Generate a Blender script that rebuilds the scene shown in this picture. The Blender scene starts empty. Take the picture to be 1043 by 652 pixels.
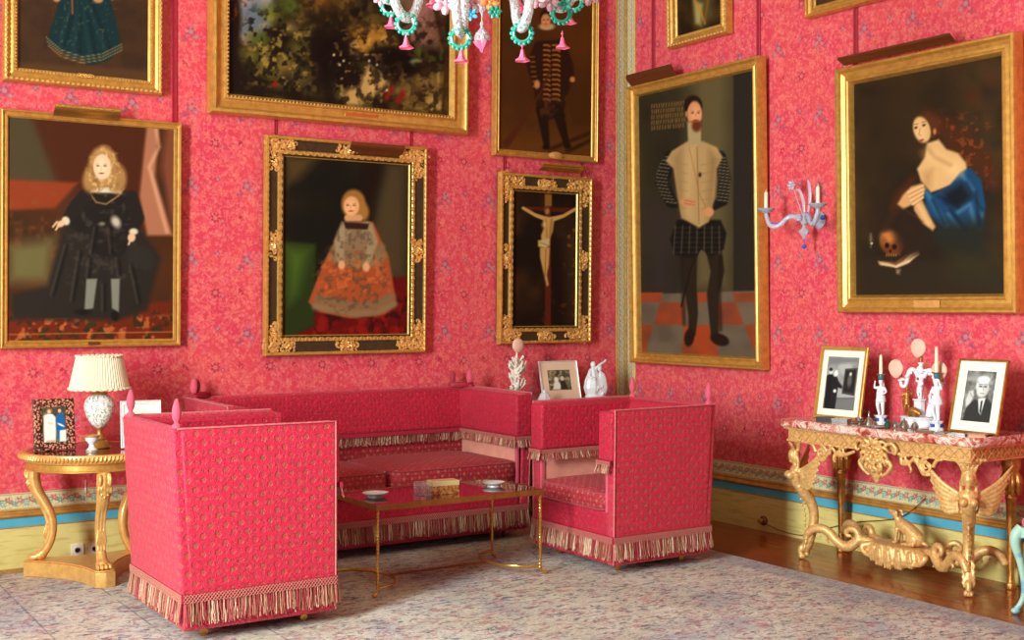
import bpy, bmesh, math, random
import numpy as np
from mathutils import Vector, Matrix, Euler
random.seed(7)
rng = np.random.default_rng(11)
PI = math.pi
col = bpy.context.scene.collection
S = bpy.context.scene

# ------------------------------------------------------------------ camera figures
CF, CY0, CC, CA = 1245.6, 312.65, (-6.275, -7.944, 1.6), math.radians(32.961)
FW = (math.sin(CA), math.cos(CA)); RT = (math.cos(CA), -math.sin(CA))

# ------------------------------------------------------------------ helpers
def srgb(r, g=None, b=None):
    if g is None: r, g, b = r
    f = lambda c: (c/255/12.92) if c/255 <= .04045 else ((c/255+.055)/1.055)**2.4
    return (f(r), f(g), f(b), 1)

class MB:
    """collects shapes into one mesh"""
    def __init__(s): s.v = []; s.f = []; s.c = []; s.cur = None; s.M = Matrix()
    def add(s, vs, fs):
        n = len(s.v); M = s.M
        s.v += [tuple(M @ Vector(p)) for p in vs]
        s.f += [tuple(i+n for i in f) for f in fs]
        s.c += [s.cur or (1, 1, 1, 1)]*len(vs)
        return s
    def box(s, x0, x1, y0, y1, z0, z1, M=None):
        vs = [(x, y, z) for z in (z0, z1) for y in (y0, y1) for x in (x0, x1)]
        if M: vs = [tuple(M @ Vector(p)) for p in vs]
        return s.add(vs, [(0, 2, 3, 1), (4, 5, 7, 6), (0, 1, 5, 4), (2, 6, 7, 3), (0, 4, 6, 2), (1, 3, 7, 5)])
    def hexa(s, P):   # 8 points, order as in box
        return s.add(P, [(0, 2, 3, 1), (4, 5, 7, 6), (0, 1, 5, 4), (2, 6, 7, 3), (0, 4, 6, 2), (1, 3, 7, 5)])
    def prism(s, poly, z0, z1, M=None):
        n = len(poly); vs = [(x, y, z0) for x, y in poly] + [(x, y, z1) for x, y in poly]
        if M: vs = [tuple(M @ Vector(p)) for p in vs]
        fs = [tuple(range(n-1, -1, -1)), tuple(range(n, 2*n))] + [(i, (i+1) % n, n+(i+1) % n, n+i) for i in range(n)]
        return s.add(vs, fs)
    def lathe(s, prof, c=(0, 0, 0), seg=24, sx=1, sy=1, M=None, flute=0, fn=0):
        vs = []; n = len(prof)
        for k in range(seg):
            a = 2*PI*k/seg; w = 1+flute*math.cos(fn*a) if fn else 1
            for r, z in prof: vs.append((c[0]+r*w*math.cos(a)*sx, c[1]+r*w*math.sin(a)*sy, c[2]+z))
        if M: vs = [tuple(M @ Vector(p)) for p in vs]
        fs = []
        for k in range(seg):
            q = (k+1) % seg
            for i in range(n-1): fs.append((k*n+i, q*n+i, q*n+i+1, k*n+i+1))
        if prof[0][0] > 1e-5: fs.append(tuple(k*n for k in range(seg-1, -1, -1)))
        if prof[-1][0] > 1e-5: fs.append(tuple(k*n+n-1 for k in range(seg)))
        return s.add(vs, fs)
    def ell(s, c, r, seg=12, M=None):
        if isinstance(r, (int, float)): r = (r, r, r)
        h = max(5, seg//2+1)
        return s.lathe([(max(1e-6, math.sin(PI*i/h)), -math.cos(PI*i/h)) for i in range(h+1)], seg=seg,
                       M=(M or Matrix()) @ Matrix.Translation(c) @ Matrix.Diagonal((r[0], r[1], r[2], 1)))
    def tube(s, pts, rad, seg=8, closed=False, flat=1.0, M=None, sub=0):
        pts = [Vector(p) for p in pts]
        if not isinstance(rad, (list, tuple)): rad = [rad]*len(pts)
        if sub:
            pts, rad = cr(pts, rad, sub, closed)
        n = len(pts); vs = []
        up = None
        for i, p in enumerate(pts):
            a = pts[(i-1) % n] if (i > 0 or closed) else p
            b = pts[(i+1) % n] if (i < n-1 or closed) else p
            t = (b-a)
            if t.length < 1e-9: t = Vector((0, 0, 1))
            t.normalize()
            if up is None:
                up = Vector((0, 0, 1)) if abs(t.z) < .9 else Vector((1, 0, 0))
            u = (up - t*up.dot(t))
            if u.length < 1e-6: u = Vector((1, 0, 0)) - t*t.x
            u.normalize(); w = t.cross(u); up = u
            for k in range(seg):
                an = 2*PI*k/seg
                vs.append(tuple(p + u*(math.cos(an)*rad[i]) + w*(math.sin(an)*rad[i]*flat)))
        if M: vs = [tuple(M @ Vector(p)) for p in vs]
        fs = []
        for i in range(n if closed else n-1):
            j = (i+1) % n
            for k in range(seg):
                q = (k+1) % seg
                fs.append((i*seg+k, i*seg+q, j*seg+q, j*seg+k))
        if not closed:
            fs.append(tuple(range(seg-1, -1, -1))); fs.append(tuple((n-1)*seg+k for k in range(seg)))
        return s.add(vs, fs)
    def frame(s, x0, x1, z0, z1, prof, closed=True):
        """mitred moulding in the XZ plane facing -Y; prof = [(inset, out)] from the outer back edge round to the inner back edge"""
        n = len(prof); vs = []
        for (cx, cz, dx, dz) in ((x0, z0, 1, 1), (x1, z0, -1, 1), (x1, z1, -1, -1), (x0, z1, 1, -1)):
            for i, o in prof: vs.append((cx+dx*i, -o, cz+dz*i))
        fs = []
        for c in range(4):
            d = (c+1) % 4
            for i in range(n-1): fs.append((c*n+i, d*n+i, d*n+i+1, c*n+i+1))
            fs.append((c*n+n-1, d*n+n-1, d*n, c*n))
        return s.add(vs, fs)
    def build(s, name, mat, parent=None, smooth=False, bevel=0, seg=2, remesh=0, subsurf=0, colors=False, uv=True, angle=40, disp=0):
        me = bpy.data.meshes.new(name); me.from_pydata(s.v, [], s.f)
        bm = bmesh.new(); bm.from_mesh(me); bmesh.ops.recalc_face_normals(bm, faces=bm.faces)
        if uv:
            L = bm.loops.layers.uv.new('UVMap')
            for f in bm.faces:
                n = f.normal; ax = max(range(3), key=lambda i: abs(n[i]))
                for l in f.loops:
                    c = l.vert.co
                    l[L].uv = (c.y, c.z) if ax == 0 else (c.x, c.z) if ax == 1 else (c.x, c.y)
        bm.to_mesh(me); bm.free()
        if colors:
            at = me.color_attributes.new('Col', 'FLOAT_COLOR', 'POINT')
            at.data.foreach_set('color', [x for c in s.c for x in c])
        o = bpy.data.objects.new(name, me); col.objects.link(o)
        if mat: me.materials.append(mat)
        if parent: o.parent = parent
        if bevel:
            m = o.modifiers.new('b', 'BEVEL'); m.width = bevel; m.segments = seg; m.limit_method = 'ANGLE'; m.angle_limit = math.radians(35)
        if subsurf:
            m = o.modifiers.new('s', 'SUBSURF'); m.levels = m.render_levels = subsurf
        if remesh:
            m = o.modifiers.new('r', 'REMESH'); m.mode = 'VOXEL'; m.voxel_size = remesh; m.use_smooth_shade = True
            m = o.modifiers.new('sm', 'SMOOTH'); m.factor = .5; m.iterations = 3
        if smooth or bevel:
            for p in me.polygons: p.use_smooth = True
            if not (subsurf or remesh):
                for e in me.edges: pass
                try: me.set_sharp_from_angle(angle=math.radians(angle))
                except Exception: pass
        return o

def cr(pts, rad, sub, closed=False):
    """Catmull-Rom resampling"""
    n = len(pts); P = []; R = []
    rng_ = range(n if closed else n-1)
    for i in rng_:
        g = (lambda k: pts[k % n]) if closed else (lambda k: pts[min(max(k, 0), n-1)])
        r = (lambda k: rad[k % n]) if closed else (lambda k: rad[min(max(k, 0), n-1)])
        for j in range(sub):
            t = j/sub
            a, b, c, d = (g(i-1), g(i), g(i+1), g(i+2))
            P.append(.5*((2*b)+(c-a)*t+(2*a-5*b+4*c-d)*t*t+(3*b-a-3*c+d)*t**3))
            R.append(r(i)*(1-t)+r(i+1)*t)
    if not closed: P.append(pts[-1]); R.append(rad[-1])
    return P, R

def spiral(c, r0, r1, a0, turns, n=18, plane='xz', off=0):
    out = []
    for i in range(n+1):
        t = i/n; r = r0+(r1-r0)*t; a = a0+2*PI*turns*t
        x, z = c[0]+r*math.cos(a), c[1]+r*math.sin(a)
        out.append((x, off, z) if plane == 'xz' else (off, x, z) if plane == 'yz' else (x, z, off))
    return out

def tag(o, label, cat, group=None, kind=None):
    if label: o['label'] = label
    if cat: o['category'] = cat
    if group: o['group'] = group
    if kind: o['kind'] = kind
    return o
def thing(name, label, cat, loc=(0, 0, 0), rz=0, group=None, rx=0):
    o = bpy.data.objects.new(name, None); col.objects.link(o)
    o.empty_display_size = .05
    o.location = loc; o.rotation_euler = (rx, 0, rz)
    return tag(o, label, cat, group)
def dup(o, loc, rz, label, parent=None, scale=None):
    def cp(a, par):
        c = a.copy(); col.objects.link(c); c.parent = par
        for ch in list(a.children): cp(ch, c)
        return c
    r = cp(o, None); r.location = loc; r.rotation_euler = (o.rotation_euler[0], 0, rz); r['label'] = label
    if scale: r.scale = scale
    return r
def struct(name, mb, mat, **k):
    o = mb.build(name, mat, **k); o['kind'] = 'structure'; return o

# ------------------------------------------------------------------ node expressions
class Nt:
    def __init__(s, name, rough=.5, metal=0, spec=.5, **kw):
        s.m = bpy.data.materials.new(name); s.m.use_nodes = True; s.t = s.m.node_tree
        s.b = s.t.nodes['Principled BSDF']; s.out = s.t.nodes['Material Output']
        s.set('Roughness', rough); s.set('Metallic', metal); s.set('Specular IOR Level', spec)
        for k, v in kw.items(): s.set(k.replace('_', ' '), v)
    def set(s, inp, v):
        i = s.b.inputs[inp]
        if isinstance(v, Ex): s.t.links.new(v.s, i)
        elif hasattr(v, 'node'): s.t.links.new(v, i)
        else: i.default_value = v
    def node(s, t, **ins):
        n = s.t.nodes.new(t)
        for k, v in ins.items():
            key = k.replace('_', ' ')
            if key in n.inputs:
                i = n.inputs[key]
                if isinstance(v, Ex): s.t.links.new(v.s, i)
                elif hasattr(v, 'node'): s.t.links.new(v, i)
                else: i.default_value = v
            else: setattr(n, k, v)
        return n
    def m1(s, op, *a):
        n = s.t.nodes.new('ShaderNodeMath'); n.operation = op
        for i, v in enumerate(a):
            if isinstance(v, Ex): s.t.links.new(v.s, n.inputs[i])
            elif hasattr(v, 'node'): s.t.links.new(v, n.inputs[i])
            else: n.inputs[i].default_value = v
        return Ex(s, n.outputs[0])
    def uv(s, scale=None):
        n = s.t.nodes.new('ShaderNodeUVMap'); n.uv_map = 'UVMap'
        x = s.node('ShaderNodeSeparateXYZ', Vector=n.outputs[0])
        return Ex(s, x.outputs[0]), Ex(s, x.outputs[1]), n.outputs[0]
    def obj(s):
        n = s.t.nodes.new('ShaderNodeTexCoord'); return n.outputs['Object']
    def xyz(s, v):
        x = s.node('ShaderNodeSeparateXYZ', Vector=v); return [Ex(s, x.outputs[i]) for i in range(3)]
    def comb(s, x, y, z=0): return s.node('ShaderNodeCombineXYZ', X=x, Y=y, Z=z).outputs[0]
    def scl(s, v, a):
        n = s.t.nodes.new('ShaderNodeVectorMath'); n.operation = 'MULTIPLY'
        s.t.links.new(v, n.inputs[0]); n.inputs[1].default_value = a if isinstance(a, tuple) else (a, a, a); return n.outputs[0]
    def noise(s, v, scale=5, detail=3, rough=.55, dist=0, color=False):
        n = s.node('ShaderNodeTexNoise', Vector=v, Scale=scale, Detail=detail, Roughness=rough, Distortion=dist)
        return n.outputs['Color'] if color else Ex(s, n.outputs['Fac'])
    def ramp(s, fac, stops, interp='LINEAR'):
        n = s.t.nodes.new('ShaderNodeValToRGB'); n.color_ramp.interpolation = interp
        e = n.color_ramp.elements
        while len(e) < len(stops): e.new(.5)
        for i, (p, c) in enumerate(stops): e[i].position = p; e[i].color = c if len(c) == 4 else (*c, 1)
        s.t.links.new(fac.s if isinstance(fac, Ex) else fac, n.inputs[0]); return n.outputs[0]
    def mix(s, f, a, b):
        n = s.t.nodes.new('ShaderNodeMix'); n.data_type = 'RGBA'
        for i, v in ((0, f), (6, a), (7, b)):
            if isinstance(v, Ex): s.t.links.new(v.s, n.inputs[i])
            elif hasattr(v, 'node'): s.t.links.new(v, n.inputs[i])
            else: n.inputs[i].default_value = v
        return n.outputs[2]
    def sm(s, x, a, b):
        n = s.t.nodes.new('ShaderNodeMapRange'); n.interpolation_type = 'SMOOTHSTEP'
        s.t.links.new(x.s, n.inputs[0]); n.inputs[1].default_value = a; n.inputs[2].default_value = b
        return Ex(s, n.outputs[0])
    def bump(s, h, strength=.5, dist=.005):
        n = s.t.nodes.new('ShaderNodeBump'); n.inputs['Strength'].default_value = strength; n.inputs['Distance'].default_value = dist
        s.t.links.new(h.s if isinstance(h, Ex) else h, n.inputs['Height']); s.t.links.new(n.outputs[0], s.b.inputs['Normal'])
    def vor(s, v, scale, rnd=1.0, feature='F1'):
        n = s.node('ShaderNodeTexVoronoi', Vector=v, Scale=scale, Randomness=rnd); n.feature = feature
        return n
    def petals(s, v2, scale, n, r, depth=.3, rnd=1.0, keep=.0):
        """flowers of n petals scattered on voronoi points of the plane coordinates v2; returns mask, random"""
        vo = s.node('ShaderNodeTexVoronoi', Scale=scale, Randomness=rnd); vo.voronoi_dimensions = '2D'
        s.t.links.new(v2, vo.inputs['Vector'])
        vm = s.t.nodes.new('ShaderNodeVectorMath'); vm.operation = 'SUBTRACT'
        s.t.links.new(v2, vm.inputs[0]); s.t.links.new(vo.outputs['Position'], vm.inputs[1])
        x, y, z = s.xyz(vm.outputs[0]); rc = s.xyz(vo.outputs['Color'])
        th = s.m1('ARCTAN2', y, x)
        d = s.m1('SQRT', x*x+y*y)
        R = (s.m1('COSINE', th*n+rc[1]*6.28)*depth+(1-depth))*r
        mk = s.sm(R-d, 0, r*.25)
        if keep: mk = mk*s.m1('GREATER_THAN', rc[0], keep)
        return mk, rc, s.sm(d, r*.35, r*.2)
class Ex:
    def __init__(s, n, sk): s.n = n; s.s = sk
    def __add__(s, o): return s.n.m1('ADD', s, o)
    __radd__ = __add__
    def __mul__(s, o): return s.n.m1('MULTIPLY', s, o)
    __rmul__ = __mul__
    def __sub__(s, o): return s.n.m1('SUBTRACT', s, o)
    def __rsub__(s, o): return s.n.m1('SUBTRACT', o, s)
    def __truediv__(s, o): return s.n.m1('DIVIDE', s, o)
def fr(e): return e.n.m1('FRACT', e)
def mx(a, b): return a.n.m1('MAXIMUM', a, b)
def ab(a): return a.n.m1('ABSOLUTE', a)

# ------------------------------------------------------------------ materials
def plain(name, c, rough=.5, metal=0, noise=0, nscale=20, spec=.5, bump=0, **kw):
    n = Nt(name, rough, metal, spec, **kw)
    if noise or bump:
        f = n.noise(n.obj(), nscale, 4)
        c2 = tuple(max(0, x*(1-noise)) for x in c[:3])+(1,); c3 = tuple(min(1, x*(1+noise)) for x in c[:3])+(1,)
        n.set('Base Color', n.ramp(f, [(.3, c2), (.7, c3)]))
        if bump: n.bump(f, bump, .003)
    else: n.set('Base Color', c)
    return n.m

def wallpaper(name):
    n = Nt(name, .55, 0, .3)
    u, v, V = n.uv()
    base = srgb(222, 66, 80)
    nz = n.noise(V, 3, 2)
    c = n.mix(n.sm(nz, .35, .65), srgb(208, 56, 76), srgb(214, 68, 76))
    # curling leaf work
    w = n.noise(n.scl(V, (1, 1.2, 1)), 7.5, 1.0, .5, 1.6)
    c = n.mix(n.sm(ab(w-.5), .04, .02)*.30, c, srgb(232, 118, 116))
    w3 = n.noise(n.scl(V, (1.3, .9, 1)), 15, 1.0, .5, 2.2)
    c = n.mix(n.sm(w3, .545, .585)*.30, c, srgb(234, 124, 116))
    # ground flowers
    for sc_, np_, r, kp, cc, a in ((15, 4, .026, .25, srgb(230, 116, 108), .36), (10.5, 5, .030, .45, srgb(232, 126, 94), .40), (25, 5, .0145, .35, srgb(236, 144, 136), .36)):
        mk, rc, ct = n.petals(V, sc_, np_, r, .28, 1.0, kp)
        c = n.mix(mk*a, c, cc)
        c = n.mix(mk*ct*.4, c, srgb(214, 66, 74))
    # sprigs on the repeat of the silk
    PX, PZ = .3864, .500
    def flower(cu, cv, r, k, colr, a=.8, depth=.3, ph=0, ce=None, stretch=1):
        nonlocal c
        r = r*1.4; a = min(1, a*1.2)
        cu += .041; cv += .34
        x = (fr(u/PX-cu)-.5)*PX; y = (fr(v/PZ-cv)-.5)*PZ*stretch
        th = n.m1('ARCTAN2', y, x); d = n.m1('SQRT', x*x+y*y)
        R = (n.m1('COSINE', th*k+ph)*depth*.55+(1-depth*.55))*r
        wob = n.noise(V, 60, 1)
        mk = n.sm(R-d+(wob-.5)*.030, 0, r*.25)
        c = n.mix(mk*a, c, colr)
        if ce: c = n.mix(n.sm(d, r*.42, r*.3)*.8, c, ce)
    blue = srgb(124, 78, 100); bl2 = srgb(150, 106, 122); red = srgb(160, 26, 44); gr = srgb(190, 124, 120)
    flower(.00, .00, .030, 5, blue, .62, .42, .5, gr)
    flower(.09, -.06, .019, 4, bl2, .55, .45, 0, gr)
    flower(-.10, -.10, .019, 3, blue, .55, .5, .3)
    flower(-.17, -.13, .009, 2, blue, .55, .5, .7)
    flower(.03, .09, .014, 3, bl2, .5, .5, 1.2)
    flower(.05, -.15, .017, 4, gr, .45, .4, 0)
    flower(.47, .07, .018, 4, blue, .6, .45, .2, gr)
    flower(.43, .55, .029, 7, red, .62, .35, 0, srgb(214, 112, 112))
    flower(.56, .51, .015, 6, srgb(186, 72, 84), .6, .25, 0, gr)
    flower(.88, .58, .014, 3, red, .65, .5, .4)
    flower(.93, .54, .010, 3, red, .6, .5, 2)
    n.set('Base Color', c)
    fine = n.noise(n.scl(V, (1, 14, 1)), 60, 2)
    n.bump(fine, .12, .002)
    n.set('Sheen Weight', .15)
    return n.m

def border(name, vertical=False):
    """printed floral border: cream ground, blue green and rose flowers; u runs along"""
    n = Nt(name, .6, 0, .3)
    u, v, V = n.uv()
    if vertical: u, v = v, u
    W = .105 if not vertical else .10
    c = n.mix(n.noise(V, 40, 3), srgb(198, 182, 132), srgb(220, 206, 160))
    P = .135 if not vertical else .085
    vv = n.m1('FLOORED_MODULO', v if vertical else v-.356, .051 if vertical else 10)
    if vertical: cv = .0255; hh = .015
    else: cv = .05; hh = .030
    y = vv-cv
    # wavy stem
    st = n.sm(ab(y-n.m1('SINE', u*(2*PI/P))*hh*.45), hh*.16, hh*.06)
    c = n.mix(st*.8, c, srgb(96, 110, 80))
    for o_, k, r, cc, cen in ((0, 5, .55, srgb(178, 74, 78), srgb(226, 150, 140)), (.25, 6, .5, srgb(96, 158, 158), srgb(180, 210, 196)), (.5, 5, .6, srgb(186, 96, 92), srgb(230, 170, 150)), (.75, 6, .5, srgb(84, 132, 140), srgb(190, 200, 170))):
        for du, dy, rr in ((0, 0, r), (.10, .4, r*.5), (-.10, -.45, r*.5)):
            x = (fr(u/P+o_+du)-.5)*P; yy = y-(math.cos(o_*4*PI)*.3+dy)*hh
            th = n.m1('ARCTAN2', yy, x); d = n.m1('SQRT', x*x+yy*yy)
            R = (n.m1('COSINE', th*k)*.25+.75)*(hh*rr*1.45)
            mk = n.sm(R-d, 0, hh*.1)
            c = n.mix(mk*.72, c, cc)
            if rr == r: c = n.mix(n.sm(d, hh*r*.45, hh*r*.3)*.8, c, cen)
    lf, rc, _ = n.petals(V, 60, 3, .0075, .5, 1, .15)
    band = n.sm(ab(y), hh*1.35, hh*1.2)
    c = n.mix(lf*band*.75, c, srgb(112, 128, 92))
    # edges
    e = n.sm(ab(ab(y)-hh*1.5), hh*.12, hh*.05)
    c = n.mix(e*.75, c, srgb(140, 112, 60))
    if not vertical:
        z = (fr(u*38+v*14)-.5)
        c = n.mix(n.sm(ab(y+.0)-hh*1.5, 0, .001)*n.sm(ab(z), .28, .12)*.6, c, srgb(158, 160, 128))
    n.set('Base Color', c); return n.m

def damask(name, base=(206, 30, 66), spot=(150, 92, 52), strength=.8, sc=1.0, sheen=.22):
    """figured silk: raspberry ground, rows of worn olive-gold discs and raised scrolls"""
    n = Nt(name, .5, 0, .35, Sheen_Weight=sheen, Sheen_Roughness=.4)
    n.set('Sheen Tint', (1, .70, .74, 1))
    u, v, V = n.uv()
    c = n.mix(n.noise(V, 6, 4), srgb(base[0]-8, base[1]-6, base[2]-6), srgb(base[0]+10, base[1]+12, base[2]+10))
    PX, PZ = .074*sc, .044*sc
    u = u+(n.noise(V, 16, 2)-.5)*.022; v = v+(n.noise(n.scl(V, (1, 1.3, 1)), 19, 2)-.5)*.018
    row = n.m1('FLOOR', v/PZ); sh = n.m1('MODULO', row, 2.0)*.5
    H = None
    for du, dv, r, k, dp in ((0, 0, .0185, 5, .07), (.5, .0, .012, 4, .3)):
        x = (fr(u/PX+sh+du)-.5)*PX; y = (fr(v/PZ+dv)-.5)*PZ
        th = n.m1('ARCTAN2', y, x); d = n.m1('SQRT', x*x+y*y)
        R = (n.m1('COSINE', th*k)*dp+(1-dp))*(r*sc)
        mk = n.sm(R-d, 0, .006)
        H = mk if H is None else mx(H, mk)
    wear = n.sm(n.noise(V, 11, 4, .65), .30, .60)
    c = n.mix(H*wear*strength, c, srgb(spot))
    w = n.noise(V, 30/sc, 1, .5, 1.8)
    sc2 = n.sm(ab(w-.5), .055, .015)
    c = n.mix(sc2*.55, c, srgb(min(255, base[0]+22), base[1]+34, base[2]+26))
    mk, rc, ct = n.petals(V, 30/sc, 4, .009*sc, .45, .7, .2)
    c = n.mix(mk*.35*strength, c, srgb(spot))
    n.set('Base Color', c)
    wv = n.noise(n.scl(V, (1, 6, 1)), 110, 2)
    n.bump(sc2*1.0+H*-.6+wv*.25, .9, .006)
    return n.m

def rugmat():
    n = Nt('faded_rug', .95, 0, .1)
    V = n.obj(); x, y, z = n.xyz(V)
    big = n.noise(V, 1.6, 4, .65)
    c = n.mix(n.sm(big, .38, .62), srgb(200, 190, 166), srgb(214, 208, 192))
    c = n.mix(n.sm(n.noise(V, 1.9, 3), .48, .68)*.6, c, srgb(160, 162, 172))
    st = n.noise(n.scl(V, (.35, 1.3, 1)), 16, 4, .7, .3)
    c = n.mix(n.sm(st, .50, .66)*.5, c, srgb(150, 148, 152))
    p = n.noise(n.scl(V, (.6, 1.1, 1)), 19, 4, .7, .4)
    c = n.mix(n.sm(p, .53, .61)*.62, c, srgb(172, 82, 96))
    q = n.noise(n.scl(V, (.6, 1.2, 1)), 27, 4, .7, .6)
    c = n.mix(n.sm(q, .545, .61)*.8, c, srgb(66, 70, 96))
    # rosettes of the old design
    mk, rc, ct = n.petals(V, 4.2, 6, .08, .3, .5, .3)
    brk = n.sm(n.noise(V, 24, 3, .7), .42, .58)
    c = n.mix((mk-ct*.7)*brk*.5, c, srgb(176, 92, 104))
    mk2, rc2, ct2 = n.petals(V, 7, 4, .045, .4, .5, .4)
    c = n.mix((mk2-ct2*.6)*brk*.6, c, srgb(88, 92, 120))
    r = n.noise(V, 12, 2, .6, 1.5)
    c = n.mix(n.sm(ab(r-.5), .022, .008)*brk*.45, c, srgb(110, 106, 122))
    li = n.sm(ab(fr(x*2.15+.1)-.5), .014, .006)*n.sm(x, -3.7, -4.0)*n.sm(n.noise(V, 9, 3), .3, .5)
    c = n.mix(li*.7, c, srgb(90, 92, 106))
    edge = n.sm(x, -1.05, -.99)
    c = n.mix(edge*.5, c, srgb(140, 142, 156))
    fine = n.noise(n.scl(V, (.25, 1, 1)), 190, 3)
    c = n.mix(n.sm(fine, .42, .62)*.38, c, srgb(110, 104, 104))
    k = n.noise(n.scl(V, (.5, 1, 1)), 70, 3, .7)
    c = n.mix(n.sm(k, .55, .68)*.5, c, srgb(236, 230, 216))
    n.set('Base Color', c)
    n.bump(fine*.7+k*.5, .5, .004); return n.m

def woodfloor():
    n = Nt('oak_floor', .17, 0, .5)
    V = n.obj(); x, y, z = n.xyz(V)
    W = .11
    i = n.m1('FLOOR', x/W); f = fr(x/W)
    wn = n.node('ShaderNodeTexWhiteNoise'); wn.noise_dimensions = '1D'; n.t.links.new(i.s, wn.inputs['W'])
    rv = Ex(n, wn.outputs[0])
    g = n.noise(n.comb(x*14, y*1.2+rv*20, 0), 3, 4, .6, .6)
    c = n.mix(n.sm(g, .3, .7), srgb(84, 22, 8), srgb(176, 78, 34))
    c = n.mix(rv*.6, c, srgb(132, 58, 24))
    gap = n.sm(ab(f-.5), .455, .485)
    c = n.mix(gap*.85, c, srgb(40, 16, 8))
    n.set('Base Color', c); n.set('Roughness', g*.15+.13)
    n.bump(1-gap, .4, .003)
    return n.m

def goldmat(name, c=(214, 160, 76), rough=.36, metal=.5, dirt=.5, scale=25):
    n = Nt(name, rough, metal, .5)
    f = n.noise(n.obj(), scale, 4, .65)
    c1 = srgb(int(c[0]*.70), int(c[1]*.58), int(c[2]*.45))
    n.set('Base Color', n.ramp(f, [(.30-.0, tuple(a*dirt+b*(1-dirt) for a, b in zip(c1, srgb(c)))), (.62, srgb(c))]))
    n.bump(f, .25, .002); return n.m

def marble(name):
    n = Nt(name, .12, 0, .5)
    V = n.obj()
    f = n.noise(V, 13, 5, .6, 1.0)
    c = n.ramp(f, [(.36, srgb(150, 56, 50)), (.45, srgb(206, 116, 96)), (.52, srgb(232, 214, 196)), (.58, srgb(196, 96, 80)), (.70, srgb(228, 196, 176))])
    n.set('Base Color', c); return n.m

def baseboard():
    n = Nt('painted_baseboard', .55, 0, .3)
    V = n.obj(); f = n.noise(V, 7, 5, .6, .5)
    c = n.mix(f, srgb(206, 182, 96), srgb(226, 208, 136))
    g = n.noise(n.scl(V, (1, 1, 9)), 5, 3)
    c = n.mix(n.sm(g, .5, .7)*.5, c, srgb(170, 146, 74))
    n.set('Base Color', c); return n.m
def blueband():
    n = Nt('turquoise_band', .5, 0, .4)
    f = n.noise(n.obj(), 6, 4); n.set('Base Color', n.mix(f, srgb(66, 152, 176), srgb(92, 176, 196))); return n.m
def fringemat():
    n = Nt('bullion_fringe', .8, 0, .2)
    a = n.t.nodes.new('ShaderNodeAttribute'); a.attribute_name = 'Col'
    f = n.noise(n.scl(n.obj(), (1, 1, .3)), 260, 2)
    n.set('Base Color', n.mix(n.sm(f, .35, .7)*.35, a.outputs['Color'], srgb(120, 60, 50))); return n.m
def attrmat(name, rough=.45, spec=.4, coat=0):
    n = Nt(name, rough, 0, spec); a = n.t.nodes.new('ShaderNodeAttribute'); a.attribute_name = 'Col'
    n.set('Base Color', a.outputs['Color'])
    f = n.noise(n.obj(), 90, 3); n.bump(f, .12, .001)
    if coat: n.set('Coat Weight', coat)
    return n.m
def glassmat(name, c=(1, 1, 1, 1), rough=.05, mixf=.75):
    """blown glass: clear, with a little body colour"""
    n = Nt(name, rough, 0, .6); n.set('Base Color', c); n.set('Transmission Weight', mixf); n.set('IOR', 1.4); return n.m
def porcelain_floral():
    n = Nt('painted_porcelain', .15, 0, .5)
    V = n.obj(); x, y, z = n.xyz(V)
    P2 = n.comb(n.m1('ARCTAN2', y, x)*.085, z, 0)
    c = srgb(244, 238, 226)
    st = n.sm(ab(n.noise(P2, 22, 1, .5, 1.5)-.5), .03, .012)
    c = n.mix(st*.7, c, srgb(130, 144, 84))
    for sc_, k_, r, kp, cc, ce in ((19, 6, .017, .35, srgb(206, 120, 150), srgb(250, 220, 226)), (27, 5, .010, .5, srgb(150, 120, 180), srgb(236, 200, 120)), (38, 2, .010, .35, srgb(104, 126, 56), srgb(140, 160, 90))):
        mk, rc, ct = n.petals(P2, sc_, k_, r, .35, .8, kp)
        c = n.mix(mk*.85, c, cc); c = n.mix(mk*ct*.7, c, ce)
    n.set('Base Color', c); return n.m
def weave(name, a, b, sc=70):
    n = Nt(name, .5, 0, .4); V = n.obj()
    vo = n.vor(V, sc); d = Ex(n, vo.outputs['Distance'])
    n.set('Base Color', n.mix(n.sm(d, .35, .55), srgb(a), srgb(b))); n.bump(d, .4, .003); return n.m

MT = {}
MT['paper'] = wallpaper('silk_wallpaper')
MT['border'] = border('floral_border')
MT['vborder'] = border('corner_border', True)
MT['damask'] = damask('raspberry_damask', (208, 26, 62), (160, 82, 54), .85)
MT['damask_in'] = damask('raspberry_silk', (198, 16, 52), (140, 60, 46), .6, .8, .1)
MT['damask_seat'] = damask('cushion_silk', (176, 20, 44), (178, 112, 80), 1.25, .75, .1)
MT['webbing'] = plain('salmon_lining', srgb(226, 150, 128), .8, 0, .1, 15)
MT['velvet'] = plain('rose_velvet', srgb(208, 66, 90), .7, 0, .06, 8, Sheen_Weight=.5)
MT['piping'] = plain('worn_piping', srgb(204, 104, 104), .8, 0, .25, 60)
MT['dkvelvet'] = plain('crimson_velvet', srgb(158, 20, 44), .7, 0, .1, 8, Sheen_Weight=.3)
MT['cord'] = plain('crimson_cord', srgb(160, 20, 40), .6, 0, .2, 40, bump=.3)
MT['fringe'] = fringemat()
MT['rug'] = rugmat()
MT['floor'] = woodfloor()
MT['gold'] = goldmat('gilded_wood')
MT['goldb'] = goldmat('bright_gilding', (236, 182, 104), .32, .45, .4)
MT['goldc'] = goldmat('carved_gilding', (234, 184, 114), .42, .3, .65, 60)
MT['goldd'] = goldmat('aged_gilding', (190, 128, 56), .38, .6, .8, 40)
MT['ebony'] = plain('dark_stained_wood', srgb(58, 42, 22), .4, 0, .3, 25)
MT['silverware'] = plain('tarnished_silver', srgb(176, 170, 160), .25, .9, .2, 40)
MT['rim'] = plain('dark_brass', srgb(150, 92, 44), .3, .7, .2, 30)
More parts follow.
